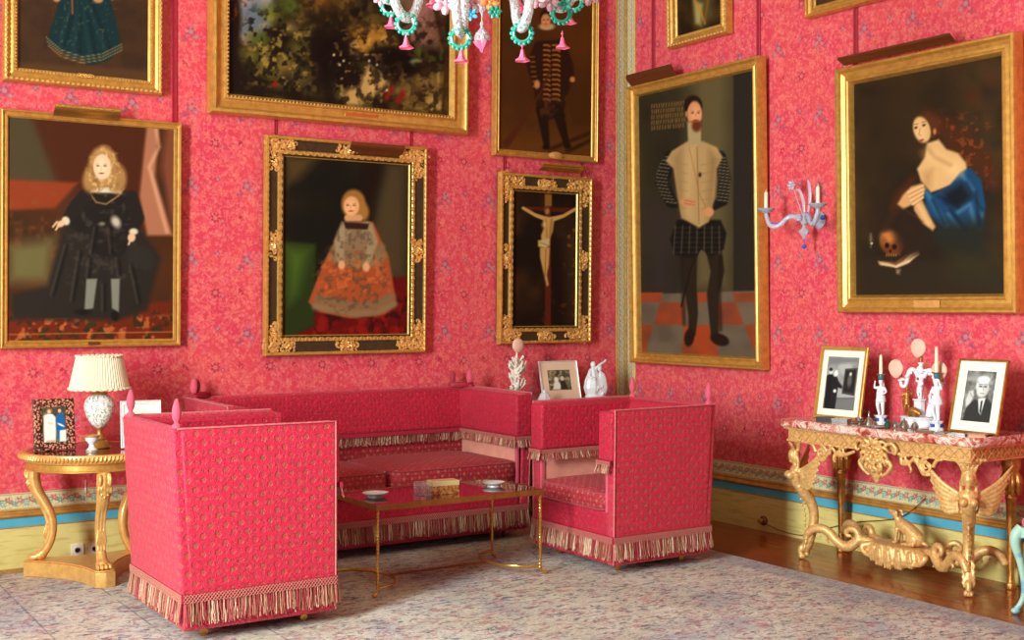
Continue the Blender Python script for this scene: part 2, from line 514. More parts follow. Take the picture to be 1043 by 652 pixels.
MT['brass'] = plain('polished_brass', srgb(206, 156, 78), .25, .85, .1, 30)
MT['bronze'] = plain('bronze_metal', srgb(120, 66, 34), .35, .5, .1, 30)
MT['marble'] = marble('red_marble')
MT['base'] = baseboard()
MT['blue'] = blueband()
MT['mould'] = goldmat('gilt_moulding', (206, 150, 70), .4, .4, .6, 12)
MT['ceil'] = plain('ceiling_plaster', srgb(190, 176, 146), .8, 0, .02, 4)
MT['unseen_wall'] = plain('unseen_wall_brown', srgb(120, 96, 74), .9, 0, .3, 3)  # dull brown for unseen walls, chosen to cut red bounce light
MT['white'] = plain('white_porcelain', srgb(226, 226, 226), .2, 0, .06, 30)
MT['silver'] = plain('silver_metal', srgb(224, 222, 214), .4, .35, .1, 30)
MT['canvas'] = attrmat('painted_canvas', .6, .12)
MT['photo'] = attrmat('photo_print', .5, .2)
MT['mat'] = plain('cream_card', srgb(240, 230, 205), .8)
MT['oldmat'] = plain('pink_card', srgb(222, 186, 156), .8)
MT['wax'] = plain('candle_wax', srgb(238, 222, 186), .45, Subsurface_Weight=.1)
MT['plate'] = plain('outlet_plastic', srgb(232, 214, 190), .4)
MT['black'] = plain('black_plastic', srgb(24, 20, 20), .4)
MT['shade'] = plain('pleated_silk', srgb(226, 206, 172), .8, 0, .04, 10)
# ------------------------------------------------------------------ room shell
RX0, RY0, RH = -8.4, -10.6, 5.0
b = MB(); b.box(RX0-.3, .3, RY0-.3, .3, -.12, 0); struct('floor', b, MT['floor'])
b = MB(); b.box(RX0-.3, .3, RY0-.3, .3, RH, RH+.15); struct('ceiling', b, MT['ceil'])
b = MB(); b.box(RX0-.3, .3, 0, .3, 0, RH); struct('wall_back', b, MT['paper'])
b = MB(); b.box(0, .3, RY0-.3, 0, 0, RH); struct('wall_right', b, MT['paper'])
WINS = [(-5.25, -4.0), (-9.6, -8.3)]     # window openings of the left wall (y)
WZ0, WZ1 = .95, 4.1
b = MB()
b.box(RX0-.3, RX0, RY0, 0, 0, WZ0); b.box(RX0-.3, RX0, RY0, 0, WZ1, RH)
b.box(RX0-.3, RX0, RY0, WINS[1][0], WZ0, WZ1); b.box(RX0-.3, RX0, WINS[1][1], WINS[0][0], WZ0, WZ1); b.box(RX0-.3, RX0, WINS[0][1], 0, WZ0, WZ1)
struct('wall_left', b, MT['unseen_wall'])
FILL_WINS = [(-7.3, -5.9), (-4.6, -3.2), (-1.9, -.9)]  # unseen front-wall openings, added to hold fill lights
b = MB()
b.box(RX0-.3, .3, RY0-.3, RY0, 0, WZ0); b.box(RX0-.3, .3, RY0-.3, RY0, WZ1, RH)
ex = [RX0-.3]+[q for w in FILL_WINS for q in w]+[.3]
for i in range(0, len(ex), 2): b.box(ex[i], ex[i+1], RY0-.3, RY0, WZ0, WZ1)
struct('wall_front', b, MT['unseen_wall'])
wm = plain('white_window_paint', srgb(232, 226, 210), .5)
def window(i, c, horiz):
    b = MB(); a0, a1 = c
    rails = [(a0, a0+.05, WZ0, WZ1), (a1-.05, a1, WZ0, WZ1), (a0, a1, WZ0, WZ0+.05), (a0, a1, WZ1-.05, WZ1), ((a0+a1)/2-.02, (a0+a1)/2+.02, WZ0, WZ1)]
    rails += [(a0, a1, z-.015, z+.015) for z in (1.75, 2.55, 3.35)]
    for p, q, r, s_ in rails:
        if horiz: b.box(p, q, RY0-.2, RY0-.15, r, s_)
        else: b.box(RX0-.2, RX0-.15, p, q, r, s_)
    struct('window_%d' % i, b, wm)
for i, w in enumerate(WINS): window(i+1, w, False)
for i, w in enumerate(FILL_WINS): window(i+3, w, True)

# dado: painted baseboard, turquoise band, gilt moulding, floral border (back and right walls)
def dado(side):
    o = []
    def put(nm, z0, z1, d, mat, kind='trim'):
        b = MB()
        if side == 'back': b.box(RX0, 0, -d, -.0005, z0, z1)
        else: b.box(-d, -.0005, RY0, 0, z0, z1)
        struct(nm, b, mat)
    k = 1 if side == 'back' else 5
    put('baseboard_'+side, 0, .245, .016, MT['base'])
    put('trim_%d' % k, .252, .311, .012, MT['blue'])
    put('trim_%d' % (k+1), .245, .252, .018, MT['mould'])
    put('trim_%d' % (k+2), .354, .458, .006, MT['border'])
    b = MB(); prof = [(0, .309), (.022, .309), (.030, .320), (.024, .332), (.014, .338), (.012, .346), (.018, .352), (.010, .357), (0, .357)]
    L_ = 8.4 if side == 'back' else 10.6
    n = len(prof); vs = []
    for e in (0, L_):
        for d, z in prof: vs.append((-e, -d, z) if side == 'back' else (-d, -e, z))
    b.add(vs, [(i, (i+1) % n, n+(i+1) % n, n+i) for i in range(n)]+[tuple(range(n)), tuple(range(n, 2*n))])
    struct('trim_%d' % (k+3), b, MT['mould'])
dado('back'); dado('right')
# corner border strips
b = MB(); b.box(-.102, -.006, -.006, -.0005, .458, RH); struct('trim_9', b, MT['vborder'])
b = MB(); b.box(-.006, -.0005, -.122, -.0065, .458, RH); struct('trim_10', b, MT['vborder'])
b = MB(); b.tube([(-.010, -.010, .458), (-.010, -.010, RH)], .009, 8); struct('trim_11', b, MT['mould'])
b = MB(); b.tube([(-.104, -.004, .458), (-.104, -.004, RH)], .006, 6); struct('trim_12', b, MT['mould'])
b = MB(); b.tube([(-.004, -.124, .458), (-.004, -.124, RH)], .006, 6); struct('trim_13', b, MT['mould'])
# cornice under the ceiling
b = MB()
for (x0, x1, y0, y1) in ((RX0, 0, -.14, 0), (-.14, 0, RY0, 0), (RX0, RX0+.14, RY0, 0), (RX0, 0, RY0, RY0+.14)):
    b.box(x0, x1, y0, y1, RH-.16, RH)
struct('trim_14', b, MT['mould'])

# ------------------------------------------------------------------ painter: pictures are pigment in vertex colours of the canvas
def vnoise(x, y, cell, seed):
    """value noise, 0..1"""
    r = np.random.default_rng(seed); G = r.random((256, 256))
    fx, fy = x/cell+500, y/cell+500
    ix, iy = np.floor(fx).astype(int), np.floor(fy).astype(int); tx, ty = fx-ix, fy-iy
    tx = tx*tx*(3-2*tx); ty = ty*ty*(3-2*ty)
    g = lambda a, b_: G[a % 256, b_ % 256]
    return (g(ix, iy)*(1-tx)+g(ix+1, iy)*tx)*(1-ty)+(g(ix, iy+1)*(1-tx)+g(ix+1, iy+1)*tx)*ty
class Paint:
    def __init__(s, X, Y, bg):
        s.x, s.y = X, Y; s.c = np.tile(np.array(bg, float)/255, (len(X), 1))
    def put(s, m, c, a=1):
        m = np.clip(m*a, 0, 1)[:, None]; c = np.array(c, float)/255
        s.c = s.c*(1-m)+c*m
    def el(s, cx, cy, rx, ry, c, soft=1, rot=0, a=1):
        t = math.radians(rot); dx, dy = s.x-cx, s.y-cy
        u = (dx*math.cos(t)+dy*math.sin(t))/rx; v = (-dx*math.sin(t)+dy*math.cos(t))/ry
        d = (np.sqrt(u*u+v*v)-1)*min(rx, ry)
        s.put(.5-d/(2*soft), c, a)
    def po(s, P, c, soft=.8, a=1):
        P = [(float(p[0]), float(p[1])) for p in P]; n = len(P)
        d2 = np.full(len(s.x), 1e18); ins = np.zeros(len(s.x), bool)
        for i in range(n):
            (x0, y0), (x1, y1) = P[i], P[(i+1) % n]
            ex, ey = x1-x0, y1-y0; l = ex*ex+ey*ey+1e-9
            t = np.clip(((s.x-x0)*ex+(s.y-y0)*ey)/l, 0, 1)
            d2 = np.minimum(d2, (s.x-x0-t*ex)**2+(s.y-y0-t*ey)**2)
            if y0 != y1:
                cnd = ((y0 > s.y) != (y1 > s.y)) & (s.x < (x1-x0)*(s.y-y0)/(y1-y0)+x0); ins ^= cnd
        d = np.sqrt(d2)*np.where(ins, 1, -1)
        s.put(.5+d/(2*soft), c, a)
    def st(s, P, w, c, soft=.7, a=1):
        if not isinstance(w, (list, tuple)): w = [w]*len(P)
        m = np.zeros(len(s.x))
        for i in range(len(P)-1):
            (x0, y0), (x1, y1) = P[i], P[i+1]
            ex, ey = x1-x0, y1-y0; l = ex*ex+ey*ey+1e-9
            t = np.clip(((s.x-x0)*ex+(s.y-y0)*ey)/l, 0, 1)
            d = np.sqrt((s.x-x0-t*ex)**2+(s.y-y0-t*ey)**2)
            ww = w[i]*(1-t)+w[i+1]*t
            m = np.maximum(m, .5+(ww-d)/(2*soft))
        s.put(m, c, a)
    def mottle(s, cell, c, lo, hi, seed, a=1, sx=1, sy=1, within=None):
        v = vnoise(s.x*sx, s.y*sy, cell, seed)*.6+vnoise(s.x*sx, s.y*sy, cell/2.1, seed+1)*.3+vnoise(s.x*sx, s.y*sy, cell/4, seed+2)*.1
        m = np.clip((v-lo)/(hi-lo), 0, 1)
        if within is not None: m = m*within
        s.put(m, c, a)
    def inel(s, cx, cy, rx, ry, soft=3):
        d = (np.sqrt(((s.x-cx)/rx)**2+((s.y-cy)/ry)**2)-1)*min(rx, ry)
        return np.clip(.5-d/(2*soft), 0, 1)
    def box(s, x0, x1, y0, y1, soft=2):
        f = lambda d: np.clip(.5+d/(2*soft), 0, 1)
        return f(s.x-x0)*f(x1-s.x)*f(s.y-y0)*f(y1-s.y)

def canvas(parent, x0, x1, z0, z1, out, nx, nz, paint, bg=(40, 30, 20), mat=None, name='canvas', loc=None, pxfn=None):
    """a stretched canvas (thin slab) in local XZ; paint(P) lays the pigment"""
    M = Matrix.LocRotScale(parent.location, parent.rotation_euler, None) if loc is None else loc
    xs = np.linspace(x0, x1, nx); zs = np.linspace(z0, z1, nz)
    XX, ZZ = np.meshgrid(xs, zs); XX = XX.ravel(); ZZ = ZZ.ravel()
    R_ = np.array(M.to_3x3()); t_ = np.array(M.translation)
    Wd = np.stack([XX, np.full_like(XX, -out), ZZ], 1) @ R_.T + t_
    d = Wd[:, :2]-np.array(CC[:2])
    dep = d[:, 0]*FW[0]+d[:, 1]*FW[1]; lat = d[:, 0]*RT[0]+d[:, 1]*RT[1]
    PX = 521.5+CF*lat/dep; PY = CY0-CF*(Wd[:, 2]-1.6)/dep
    if pxfn: PX, PY = pxfn(XX, ZZ)
    P = Paint(PX, PY, bg); paint(P)
    P.c = np.clip(P.c, 0, 1)
    if name == 'canvas': P.c = P.c*(.74+.26*P.c)*np.array((1., .95, .84))
    lin = np.where(P.c <= .04045, P.c/12.92, ((P.c+.055)/1.055)**2.4)
    me = bpy.data.meshes.new(name)
    V = [(a, -out, b_) for a, b_ in zip(XX.tolist(), ZZ.tolist())]
    n0 = len(V)
    V += [(x0, -out+.012, z0), (x1, -out+.012, z0), (x1, -out+.012, z1), (x0, -out+.012, z1)]
    F = [(j*nx+i, j*nx+i+1, (j+1)*nx+i+1, (j+1)*nx+i) for j in range(nz-1) for i in range(nx-1)]
    c0, c1, c2, c3 = 0, nx-1, nz*nx-1, (nz-1)*nx
    F += [(n0+3, n0+2, n0+1, n0)]
    F += [tuple(range(0, nx))[::-1]+(n0, n0+1)]
    F += [tuple(range(c3, c2+1))+(n0+2, n0+3)]
    F += [tuple(j*nx for j in range(nz))+(n0+3, n0)]
    F += [tuple(j*nx+nx-1 for j in range(nz))[::-1]+(n0+1, n0+2)]
    me.from_pydata(V, [], F)
    at = me.color_attributes.new('Col', 'FLOAT_COLOR', 'POINT')
    arr = np.ones((len(V), 4), np.float32); arr[:n0, :3] = lin; arr[n0:, :3] = .1
    at.data.foreach_set('color', arr.ravel())
    me.materials.append(mat or MT['canvas'])
    o = bpy.data.objects.new(name, me); col.objects.link(o); o.parent = parent
    return o

def face(P, x, y, w, h, skin=(222, 180, 150), turn=0):
    """a small painted head: oval, brows, eyes, nose, mouth"""
    P.el(x, y, w, h, skin, .8)
    P.el(x+turn*w*.5, y+h*.1, w*.55, h*.6, tuple(min(255, c+14) for c in skin), 2)
    dk = tuple(int(c*.42) for c in skin)
    for s_ in (-1, 1):
        P.el(x+turn*w*.35+s_*w*.4, y-h*.08, w*.17, h*.06, dk, .5)
        P.st([(x+turn*w*.35+s_*w*.22, y-h*.24), (x+turn*w*.35+s_*w*.62, y-h*.24)], .2, dk, .5, .5)
    P.st([(x+turn*w*.4, y-h*.05), (x+turn*w*.55, y+h*.25)], .3, tuple(int(c*.72) for c in skin), .6, .7)
    P.el(x+turn*w*.35, y+h*.5, w*.28, h*.07, (170, 70, 60), .5)

# --- the pictures (loosely painted generic subjects in the colours of the hung ones)
def p_blue_dress(P):
    P.mottle(30, (78, 52, 34), .3, .7, 3); P.mottle(12, (58, 38, 26), .4, .7, 5, .5)
    P.po([(10, 62), (10, 100), (170, 100), (170, 72)], (92, 64, 40), 2, .7)
    P.po([(68, -30), (104, -30), (118, 20), (124, 50), (110, 62), (92, 66), (70, 58), (47, 44), (58, 10)], (22, 52, 60), 1.2)
    for a, b_ in ((60, 50), (75, 58), (92, 62), (108, 58)):
        P.st([(80, -20), (a, b_-4)], 1.6, (34, 74, 84), 2, .5); P.st([(84, -20), (a+6, b_-4)], 1.4, (12, 30, 38), 2, .6)
    for k in range(3):
        P.st([(47+k, 38+k*4), (62, 51+k*3.2), (84, 58+k*3), (104, 55+k*3), (124, 45+k*3)], .4, (200, 160, 100), .6, .75)
    P.st([(73, -10), (74, 14)], .8, (200, 90, 50), .8, .8)
    P.el(100, 0, 5, 3, (190, 140, 100), 1); P.el(58, -2, 4, 4, (190, 140, 100), 1)
    P.mottle(3, (150, 150, 110), .66, .8, 9, .35, within=P.box(56, 118, -20, 48, 4))
def p_dark_boy(P):
    # generic: young figure in black with fair hair, brown curtain, rose drapery, patterned carpet
    P.mottle(40, (92, 50, 24), .3, .75, 4); P.po([(0, 110), (30, 110), (62, 190), (0, 190)], (84, 72, 52), 3, .9)
    P.po([(30, 110), (150, 120), (148, 250), (60, 190)], (84, 40, 18), 6, .8)
    P.po([(0, 182), (80, 186), (56, 212), (0, 215)], (148, 66, 34), 2, .9)
    P.mottle(9, (140, 84, 44), .5, .8, 12, .6, within=P.box(0, 62, 190, 262, 6))
    P.po([(6, 248), (58, 240), (52, 290), (6, 290)], (116, 110, 74), 6, .7)
    P.po([(150, 122), (162, 122), (158, 180), (176, 240), (150, 240), (142, 200)], (176, 122, 100), 2)
    P.st([(158, 124), (162, 150), (152, 170), (160, 200), (170, 236)], 1.5, (220, 178, 156), 2, .8)
    P.po([(170, 120), (180, 120), (180, 246), (172, 220), (164, 170)], (132, 78, 60), 3, .8)
    # carpet
    P.po([(0, 318), (182, 306), (182, 350), (0, 352)], (118, 44, 20), 3)
    P.mottle(7, (188, 110, 60), .55, .68, 21, .9, within=P.box(0, 182, 322, 350, 3))
    P.mottle(6, (58, 52, 26), .58, .68, 25, .9, within=P.box(0, 182, 312, 350, 3))
    P.st([(0, 341), (178, 338)], .5, (200, 140, 90), .6, .8)
    # cloak and clothes
    P.po([(66, 230), (140, 230), (164, 262), (150, 316), (120, 326), (60, 326), (12, 326), (12, 300), (48, 292)], (48, 42, 38), 3)
    P.po([(92, 190), (122, 190), (140, 204), (142, 232), (124, 262), (90, 262), (80, 236), (64, 226), (72, 206)], (38, 32, 30), 1.5)
    P.po([(82, 262), (124, 262), (124, 286), (106, 290), (84, 286)], (46, 40, 38), 1.5)
    P.mottle(6, (78, 72, 70), .55, .75, 31, .6, within=P.box(68, 140, 194, 290, 3))
    P.po([(88, 284), (99, 284), (95, 314), (86, 316)], (136, 140, 138), 1); P.po([(113, 284), (122, 284), (121, 318), (114, 314)], (136, 140, 138), 1)
    for a_, b_ in (((76, 206), (70, 222)), ((82, 196), (74, 214)), ((136, 206), (138, 226)), ((96, 232), (92, 258)), ((110, 232), (112, 258)), ((90, 264), (88, 282)), ((118, 264), (120, 280)), ((66, 250), (52, 300)), ((80, 256), (72, 306)), ((132, 270), (140, 308)), ((104, 290), (104, 316))):
        P.st([a_, b_], 1.1, (84, 78, 76), 1.4, .6); P.st([(a_[0]+3, a_[1]), (b_[0]+3, b_[1])], 1.2, (18, 15, 15), 1.6, .7)
    P.st([(88, 192), (98, 206), (108, 208), (120, 200), (126, 192)], .8, (180, 140, 84), .7, .8); P.el(104, 228, 3, 2, (130, 124, 116), 1)
    P.el(118, 226, 5, 7, (190, 186, 180), 1.4, -30, .7)
    P.el(84, 318, 8, 3, (30, 26, 24), 1); P.el(117, 322, 4, 5, (30, 26, 24), 1)
    P.el(144, 262, 16, 11, (52, 48, 46), 1.5, 30)
    P.st([(86, 200), (74, 216), (68, 224)], [7, 7, 5], (42, 36, 34), 1.2); P.st([(134, 200), (140, 222), (136, 234)], [6, 7, 5], (42, 36, 34), 1.2)
    P.el(67, 225, 4, 4.6, (214, 206, 196), 1, -30); P.el(62, 228, 4.4, 3.2, (222, 190, 166), .9, -30); P.el(136, 236, 4.6, 3.4, (214, 206, 196), 1); P.el(134, 242, 4, 4.4, (222, 190, 166), .9)
    P.st([(58, 226), (54, 231)], 1, (222, 190, 166), .8); P.st([(60, 229), (57, 234)], 1, (222, 190, 166), .8); P.st([(133, 244), (131, 249)], 1, (222, 190, 166), .8)
    P.po([(92, 190), (122, 190), (124, 197), (92, 196)], (214, 206, 196), 1)
    # fair hair and head
    P.el(105, 170, 15, 21, (186, 148, 98), 2); P.el(92, 184, 8, 12, (170, 132, 84), 2.4); P.el(119, 182, 10, 15, (172, 134, 86), 2.4)
    P.mottle(4, (228, 204, 160), .5, .7, 41, .6, within=P.inel(106, 174, 18, 24, 3)); P.mottle(4, (140, 100, 60), .55, .72, 43, .6, within=P.inel(106, 176, 18, 24, 3))
    face(P, 104, 170, 9, 13, (228, 200, 180), -.2)
def p_landscape(P):
    P.mottle(46, (60, 48, 20), .35, .7, 51); P.mottle(20, (96, 92, 36), .5, .75, 53, .8); P.mottle(12, (30, 18, 8), .5, .66, 55, .8)
    P.po([(236, -20), (282, -20), (276, 26), (250, 44), (240, 40)], (150, 150, 160), 4, .9)
    P.po([(246, 10), (262, 0), (276, 16), (270, 30), (244, 36)], (110, 122, 146), 4, .9)
    P.po([(244, 36), (262, 30), (262, 44), (248, 46)], (168, 124, 124), 3, .6)
    P.po([(232, -20), (242, -20), (246, 20), (242, 60), (262, 96), (232, 96)], (34, 16, 8), 3)
    P.mottle(5, (110, 54, 20), .55, .7, 57, .8, within=P.box(234, 256, -10, 26, 4))
    for (x, y, r, c) in ((276, 14, 11, (110, 118, 40)), (296, 6, 14, (86, 96, 36)), (262, 40, 11, (84, 100, 36)), (256, 56, 10, (120, 112, 44)), (272, 70, 10, (150, 130, 56)), (290, 66, 12, (138, 116, 56)),
                         (306, 50, 12, (110, 100, 40)), (314, 36, 9, (140, 124, 60)), (330, 4, 16, (124, 84, 26)), (352, -4, 14, (96, 70, 20)), (296, 28, 7, (160, 140, 80)), (310, 80, 12, (112, 96, 46)), (284, 84, 10, (96, 84, 40))):
        P.el(x, y, r, r*.8, c, 5, 20, .75)
    P.mottle(5, (176, 150, 76), .58, .72, 61, .75, within=P.box(252, 328, 20, 92, 10))
    P.mottle(5, (24, 16, 8), .56, .68, 63, .8, within=P.box(248, 330, 10, 96, 8))
    P.el(340, 58, 22, 30, (24, 8, 4), 8); P.el(404, 62, 20, 16, (22, 8, 4), 5); P.el(372, 92, 12, 8, (28, 12, 6), 4, 0, .6)
    P.po([(356, 28), (376, 22), (400, 30), (404, 46), (384, 44), (368, 60), (356, 52)], (176, 128, 50), 4, .9)
    P.po([(352, 44), (364, 42), (366, 62), (358, 66)], (150, 126, 76), 3, .9)
    P.po([(342, 104), (352, 92), (366, 88), (376, 66), (386, 72), (396, 84), (382, 96), (364, 108)], (190, 160, 106), 3)
    P.st([(376, 70), (380, 90)], 2, (226, 190, 130), 3, .6)
    P.po([(398, 88), (430, 76), (458, 72), (458, 118), (400, 112)], (126, 100, 50), 5, .85)
    P.po([(424, 110), (436, 98), (450, 96), (452, 118)], (182, 156, 92), 3, .9)
    P.po([(408, -20), (452, -20), (452, 50), (424, 46), (410, 30)], (134, 96, 84), 6, .85)
    P.mottle(6, (172, 128, 124), .5, .7, 65, .7, within=P.box(412, 448, -4, 44, 6))
    P.mottle(6, (84, 100, 44), .5, .66, 67, .85, within=P.box(422, 452, 40, 66, 5))
    P.st([(440, -20), (446, 20), (456, 60), (452, 116)], [3, 2.6, 2.4, 3], (72, 46, 22), 1.2); P.st([(446, 70), (448, 110)], 1.2, (180, 150, 96), 1.2, .8)
    P.st([(402, 48), (440, 66)], 1.6, (70, 42, 20), 1.2)
    P.el(424, 64, 7, 4, (120, 136, 90), 1.5)
    P.mottle(6, (34, 18, 8), .50, .66, 401, .75, within=P.box(330, 456, 20, 120, 8)); P.mottle(4, (206, 170, 104), .60, .72, 403, .6, within=P.box(340, 400, 30, 106, 8))
    P.mottle(9, (70, 48, 18), .48, .66, 405, .6, within=P.box(390, 456, 60, 118, 8)); P.mottle(5, (150, 120, 60), .6, .72, 407, .5, within=P.box(400, 456, 70, 118, 6))
    P.mottle(14, (26, 12, 6), .45, .62, 409, .85, within=P.inel(338, 50, 30, 44, 10)); P.mottle(14, (20, 8, 4), .35, .5, 411, .85, within=P.inel(404, 64, 22, 14, 6))
    P.mottle(10, (120, 92, 36), .5, .7, 413, .6, within=P.box(300, 400, -20, 30, 8)); P.mottle(6, (50, 34, 12), .5, .65, 415, .7, within=P.box(300, 410, -20, 30, 8))
    for x, y in ((394, 98), (406, 102), (280, 86), (398, 92), (410, 96)): P.el(x, y, 2.4, 4, (150, 28, 18), 1.5)
    for x, y in ((376, 62), (384, 66), (394, 92), (346, 66), (340, 56), (350, 62)): P.el(x, y, 1.2, 1.4, (226, 216, 200), .8, 0, .8)
    P.st([(258, 90), (300, 98), (345, 104)], 4, (34, 20, 10), 3, .8)
def p_child(P):
    # generic: small standing figure in a grey and orange gown, green table at one side, crimson floor
    P.mottle(40, (40, 34, 20), .35, .75, 71)
    P.po([(388, 160), (420, 160), (420, 290), (380, 290), (372, 230)], (86, 72, 48), 10, .8)
    P.po([(372, 150), (396, 150), (384, 200), (378, 240), (366, 200)], (36, 20, 12), 5, .9)
    P.po([(286, 155), (330, 158), (306, 184), (290, 192)], (88, 70, 38), 4, .6)
    P.po([(286, 290), (420, 282), (420, 350), (286, 350)], (112, 16, 14), 2)
    P.mottle(8, (160, 30, 20), .5, .7, 73, .7, within=P.box(290, 420, 300, 346, 4)); P.mottle(7, (60, 12, 10), .55, .7, 75, .8, within=P.box(290, 420, 300, 346, 4))
    P.po([(288, 246), (322, 248), (320, 332), (288, 346)], (46, 62, 22), 2); P.po([(290, 250), (316, 254), (304, 300), (294, 310)], (78, 106, 34), 6, .8)
    P.po([(352, 226), (380, 226), (396, 262), (404, 310), (392, 320), (356, 324), (326, 318), (314, 308), (330, 266)], (176, 92, 52), 1.2)
    for yy, c in ((254, (140, 124, 98)), (262, (150, 128, 96)), (304, (142, 120, 92)), (312, (150, 128, 100))):
        k = (yy-226)/90
        P.st([(350-30*k, yy), (362, yy+8), (384, yy+6), (382+20*k, yy-2)], 4, c, 2, .85)
    P.mottle(4, (110, 84, 66), .52, .68, 77, .7, within=P.inel(358, 284, 38, 38, 5)); P.mottle(4, (214, 120, 70), .56, .7, 79, .7, within=P.box(326, 398, 262, 300, 5))
    P.po([(348, 226), (376, 226), (374, 256), (350, 256)], (150, 126, 104), 2)
    P.st([(352, 232), (345, 246), (347, 264)], [6, 5, 4], (168, 152, 126), 1.5); P.st([(374, 232), (380, 246), (374, 266)], [6, 5, 3.5], (168, 152, 126), 1.5)
    P.mottle(4, (110, 92, 76), .52, .7, 81, .7, within=P.box(342, 380, 230, 266, 3))
    P.po([(350, 226), (376, 228), (374, 234), (352, 233)], (60, 34, 30), 1)
    P.el(348, 270, 3.4, 4.6, (224, 176, 140), 1); P.el(373, 272, 3.5, 5, (224, 176, 140), 1)
    P.el(360, 208, 12.5, 15, (170, 122, 60), 1.6); P.el(370, 216, 6, 9, (176, 128, 66), 2)
    P.st([(354, 222), (366, 222)], 3.4, (214, 166, 130), 1)
    face(P, 358, 210, 8, 10, (226, 180, 142), -.2)
def p_hunter(P):
    P.mottle(40, (104, 60, 18), .3, .8, 91); P.po([(505, 132), (610, 132), (610, 170), (505, 165)], (110, 66, 22), 8, .7)
    P.st([(560, 152), (600, 136)], 2, (56, 30, 8), 1.5, .8); P.st([(578, 154), (604, 142)], 2, (56, 30, 8), 1.5, .8)
    dk = (54, 28, 14)
    P.po([(548, 42), (572, 40), (580, 60), (584, 84), (576, 100), (576, 118), (560, 122), (546, 114), (544, 90), (538, 62)], dk, 1.2)
    P.st([(548, 46), (540, 66), (546, 88)], [4, 4, 3], dk, 1); P.st([(572, 44), (580, 66), (582, 80)], [4, 4, 3], dk, 1)
    P.st([(552, 112), (557, 148)], [6, 3], (44, 24, 14), 1); P.st([(568, 112), (577, 146)], [6, 3], (44, 24, 14), 1)
    P.el(556, 150, 3.4, 2.6, (36, 20, 12), 1); P.el(578, 149, 3.6, 2.6, (36, 20, 12), 1)
    for i in range(12):
        y = 46+i*5; P.st([(554, y), (558, y), (560, y+1.2)], .9, (186, 122, 44), .7, .9); P.st([(563, y), (568, y), (570, y+1.2)], .9, (186, 122, 44), .7, .9)
    for i in range(7): P.st([(540+i*.5, 58+i*5), (544+i*.5, 58+i*5)], .7, (176, 112, 40), .7, .8)
    P.mottle(4, (110, 70, 34), .5, .7, 95, .6, within=P.box(546, 578, 98, 118, 3))
    P.st([(516, 146), (530, 128), (552, 92), (562, 66)], [4, 2.4, 1, .8], (92, 44, 16), .8)
    P.el(547, 86, 3, 4.4, (206, 146, 96), 1); P.el(583, 81, 2.6, 3, (206, 146, 96), 1)
    P.po([(580, 84), (588, 86), (586, 128), (580, 110)], (84, 46, 18), 2, .8)
    P.el(557, 27, 8, 3.6, (196, 176, 150), 1); P.el(556, 18, 6.4, 8, (48, 26, 14), 1); face(P, 556, 21, 5, 7, (206, 148, 100), 0)
def p_crucifix(P):
    P.c[:] = np.array((36, 22, 14))/255; P.mottle(26, (70, 44, 22), .45, .8, 101)
    P.po([(573, 240), (592, 228), (592, 330), (578, 330)], (96, 70, 34), 6, .5)
    P.mottle(5, (150, 104, 46), .6, .75, 103, .6, within=P.box(574, 592, 222, 280, 5)); P.mottle(5, (120, 60, 24), .62, .75, 105, .7, within=P.box(552, 592, 296, 334, 5))
    P.po([(555, 196), (561, 196), (561, 336), (555, 336)], (104, 40, 18), .8); P.po([(555, 198), (562, 198), (562, 210), (555, 210)], (150, 110, 46), .8)
    P.po([(536, 210), (586, 212), (586, 217), (536, 214)], (96, 36, 20), .8)
    sk = (206, 168, 108)
    P.st([(533, 212), (545, 219), (556, 223)], [1.6, 1.8, 2.4], sk, .8); P.st([(586, 213), (574, 220), (564, 223)], [1.6, 1.8, 2.4], sk, .8)
    P.po([(553, 221), (565, 221), (563, 236), (559, 246), (552, 248), (551, 240), (554, 232)], sk, 1)
    P.st([(556, 224), (557, 242)], .5, (130, 92, 50), .8, .6); P.st([(562, 224), (560, 242)], 1, (146, 104, 56), 1.2, .7); P.el(554, 229, 2.4, 3, (232, 200, 142), 1.5, 0, .7)
    P.po([(548, 245), (560, 243), (560, 250), (556, 253), (548, 251)], (206, 188, 142), 1); P.st([(550, 247), (558, 250)], .4, (130, 110, 70), .6, .7)
    P.po([(550, 252), (560, 252), (559, 270), (557, 280), (559, 290), (557, 292), (553, 276), (550, 262)], sk, 1)
    P.st([(556, 254), (555, 282)], .4, (110, 70, 34), .7, .6); P.el(557, 214, 3, 4, (120, 78, 40), .8); P.el(557.5, 215.5, 2, 2.8, (180, 134, 84), .7)
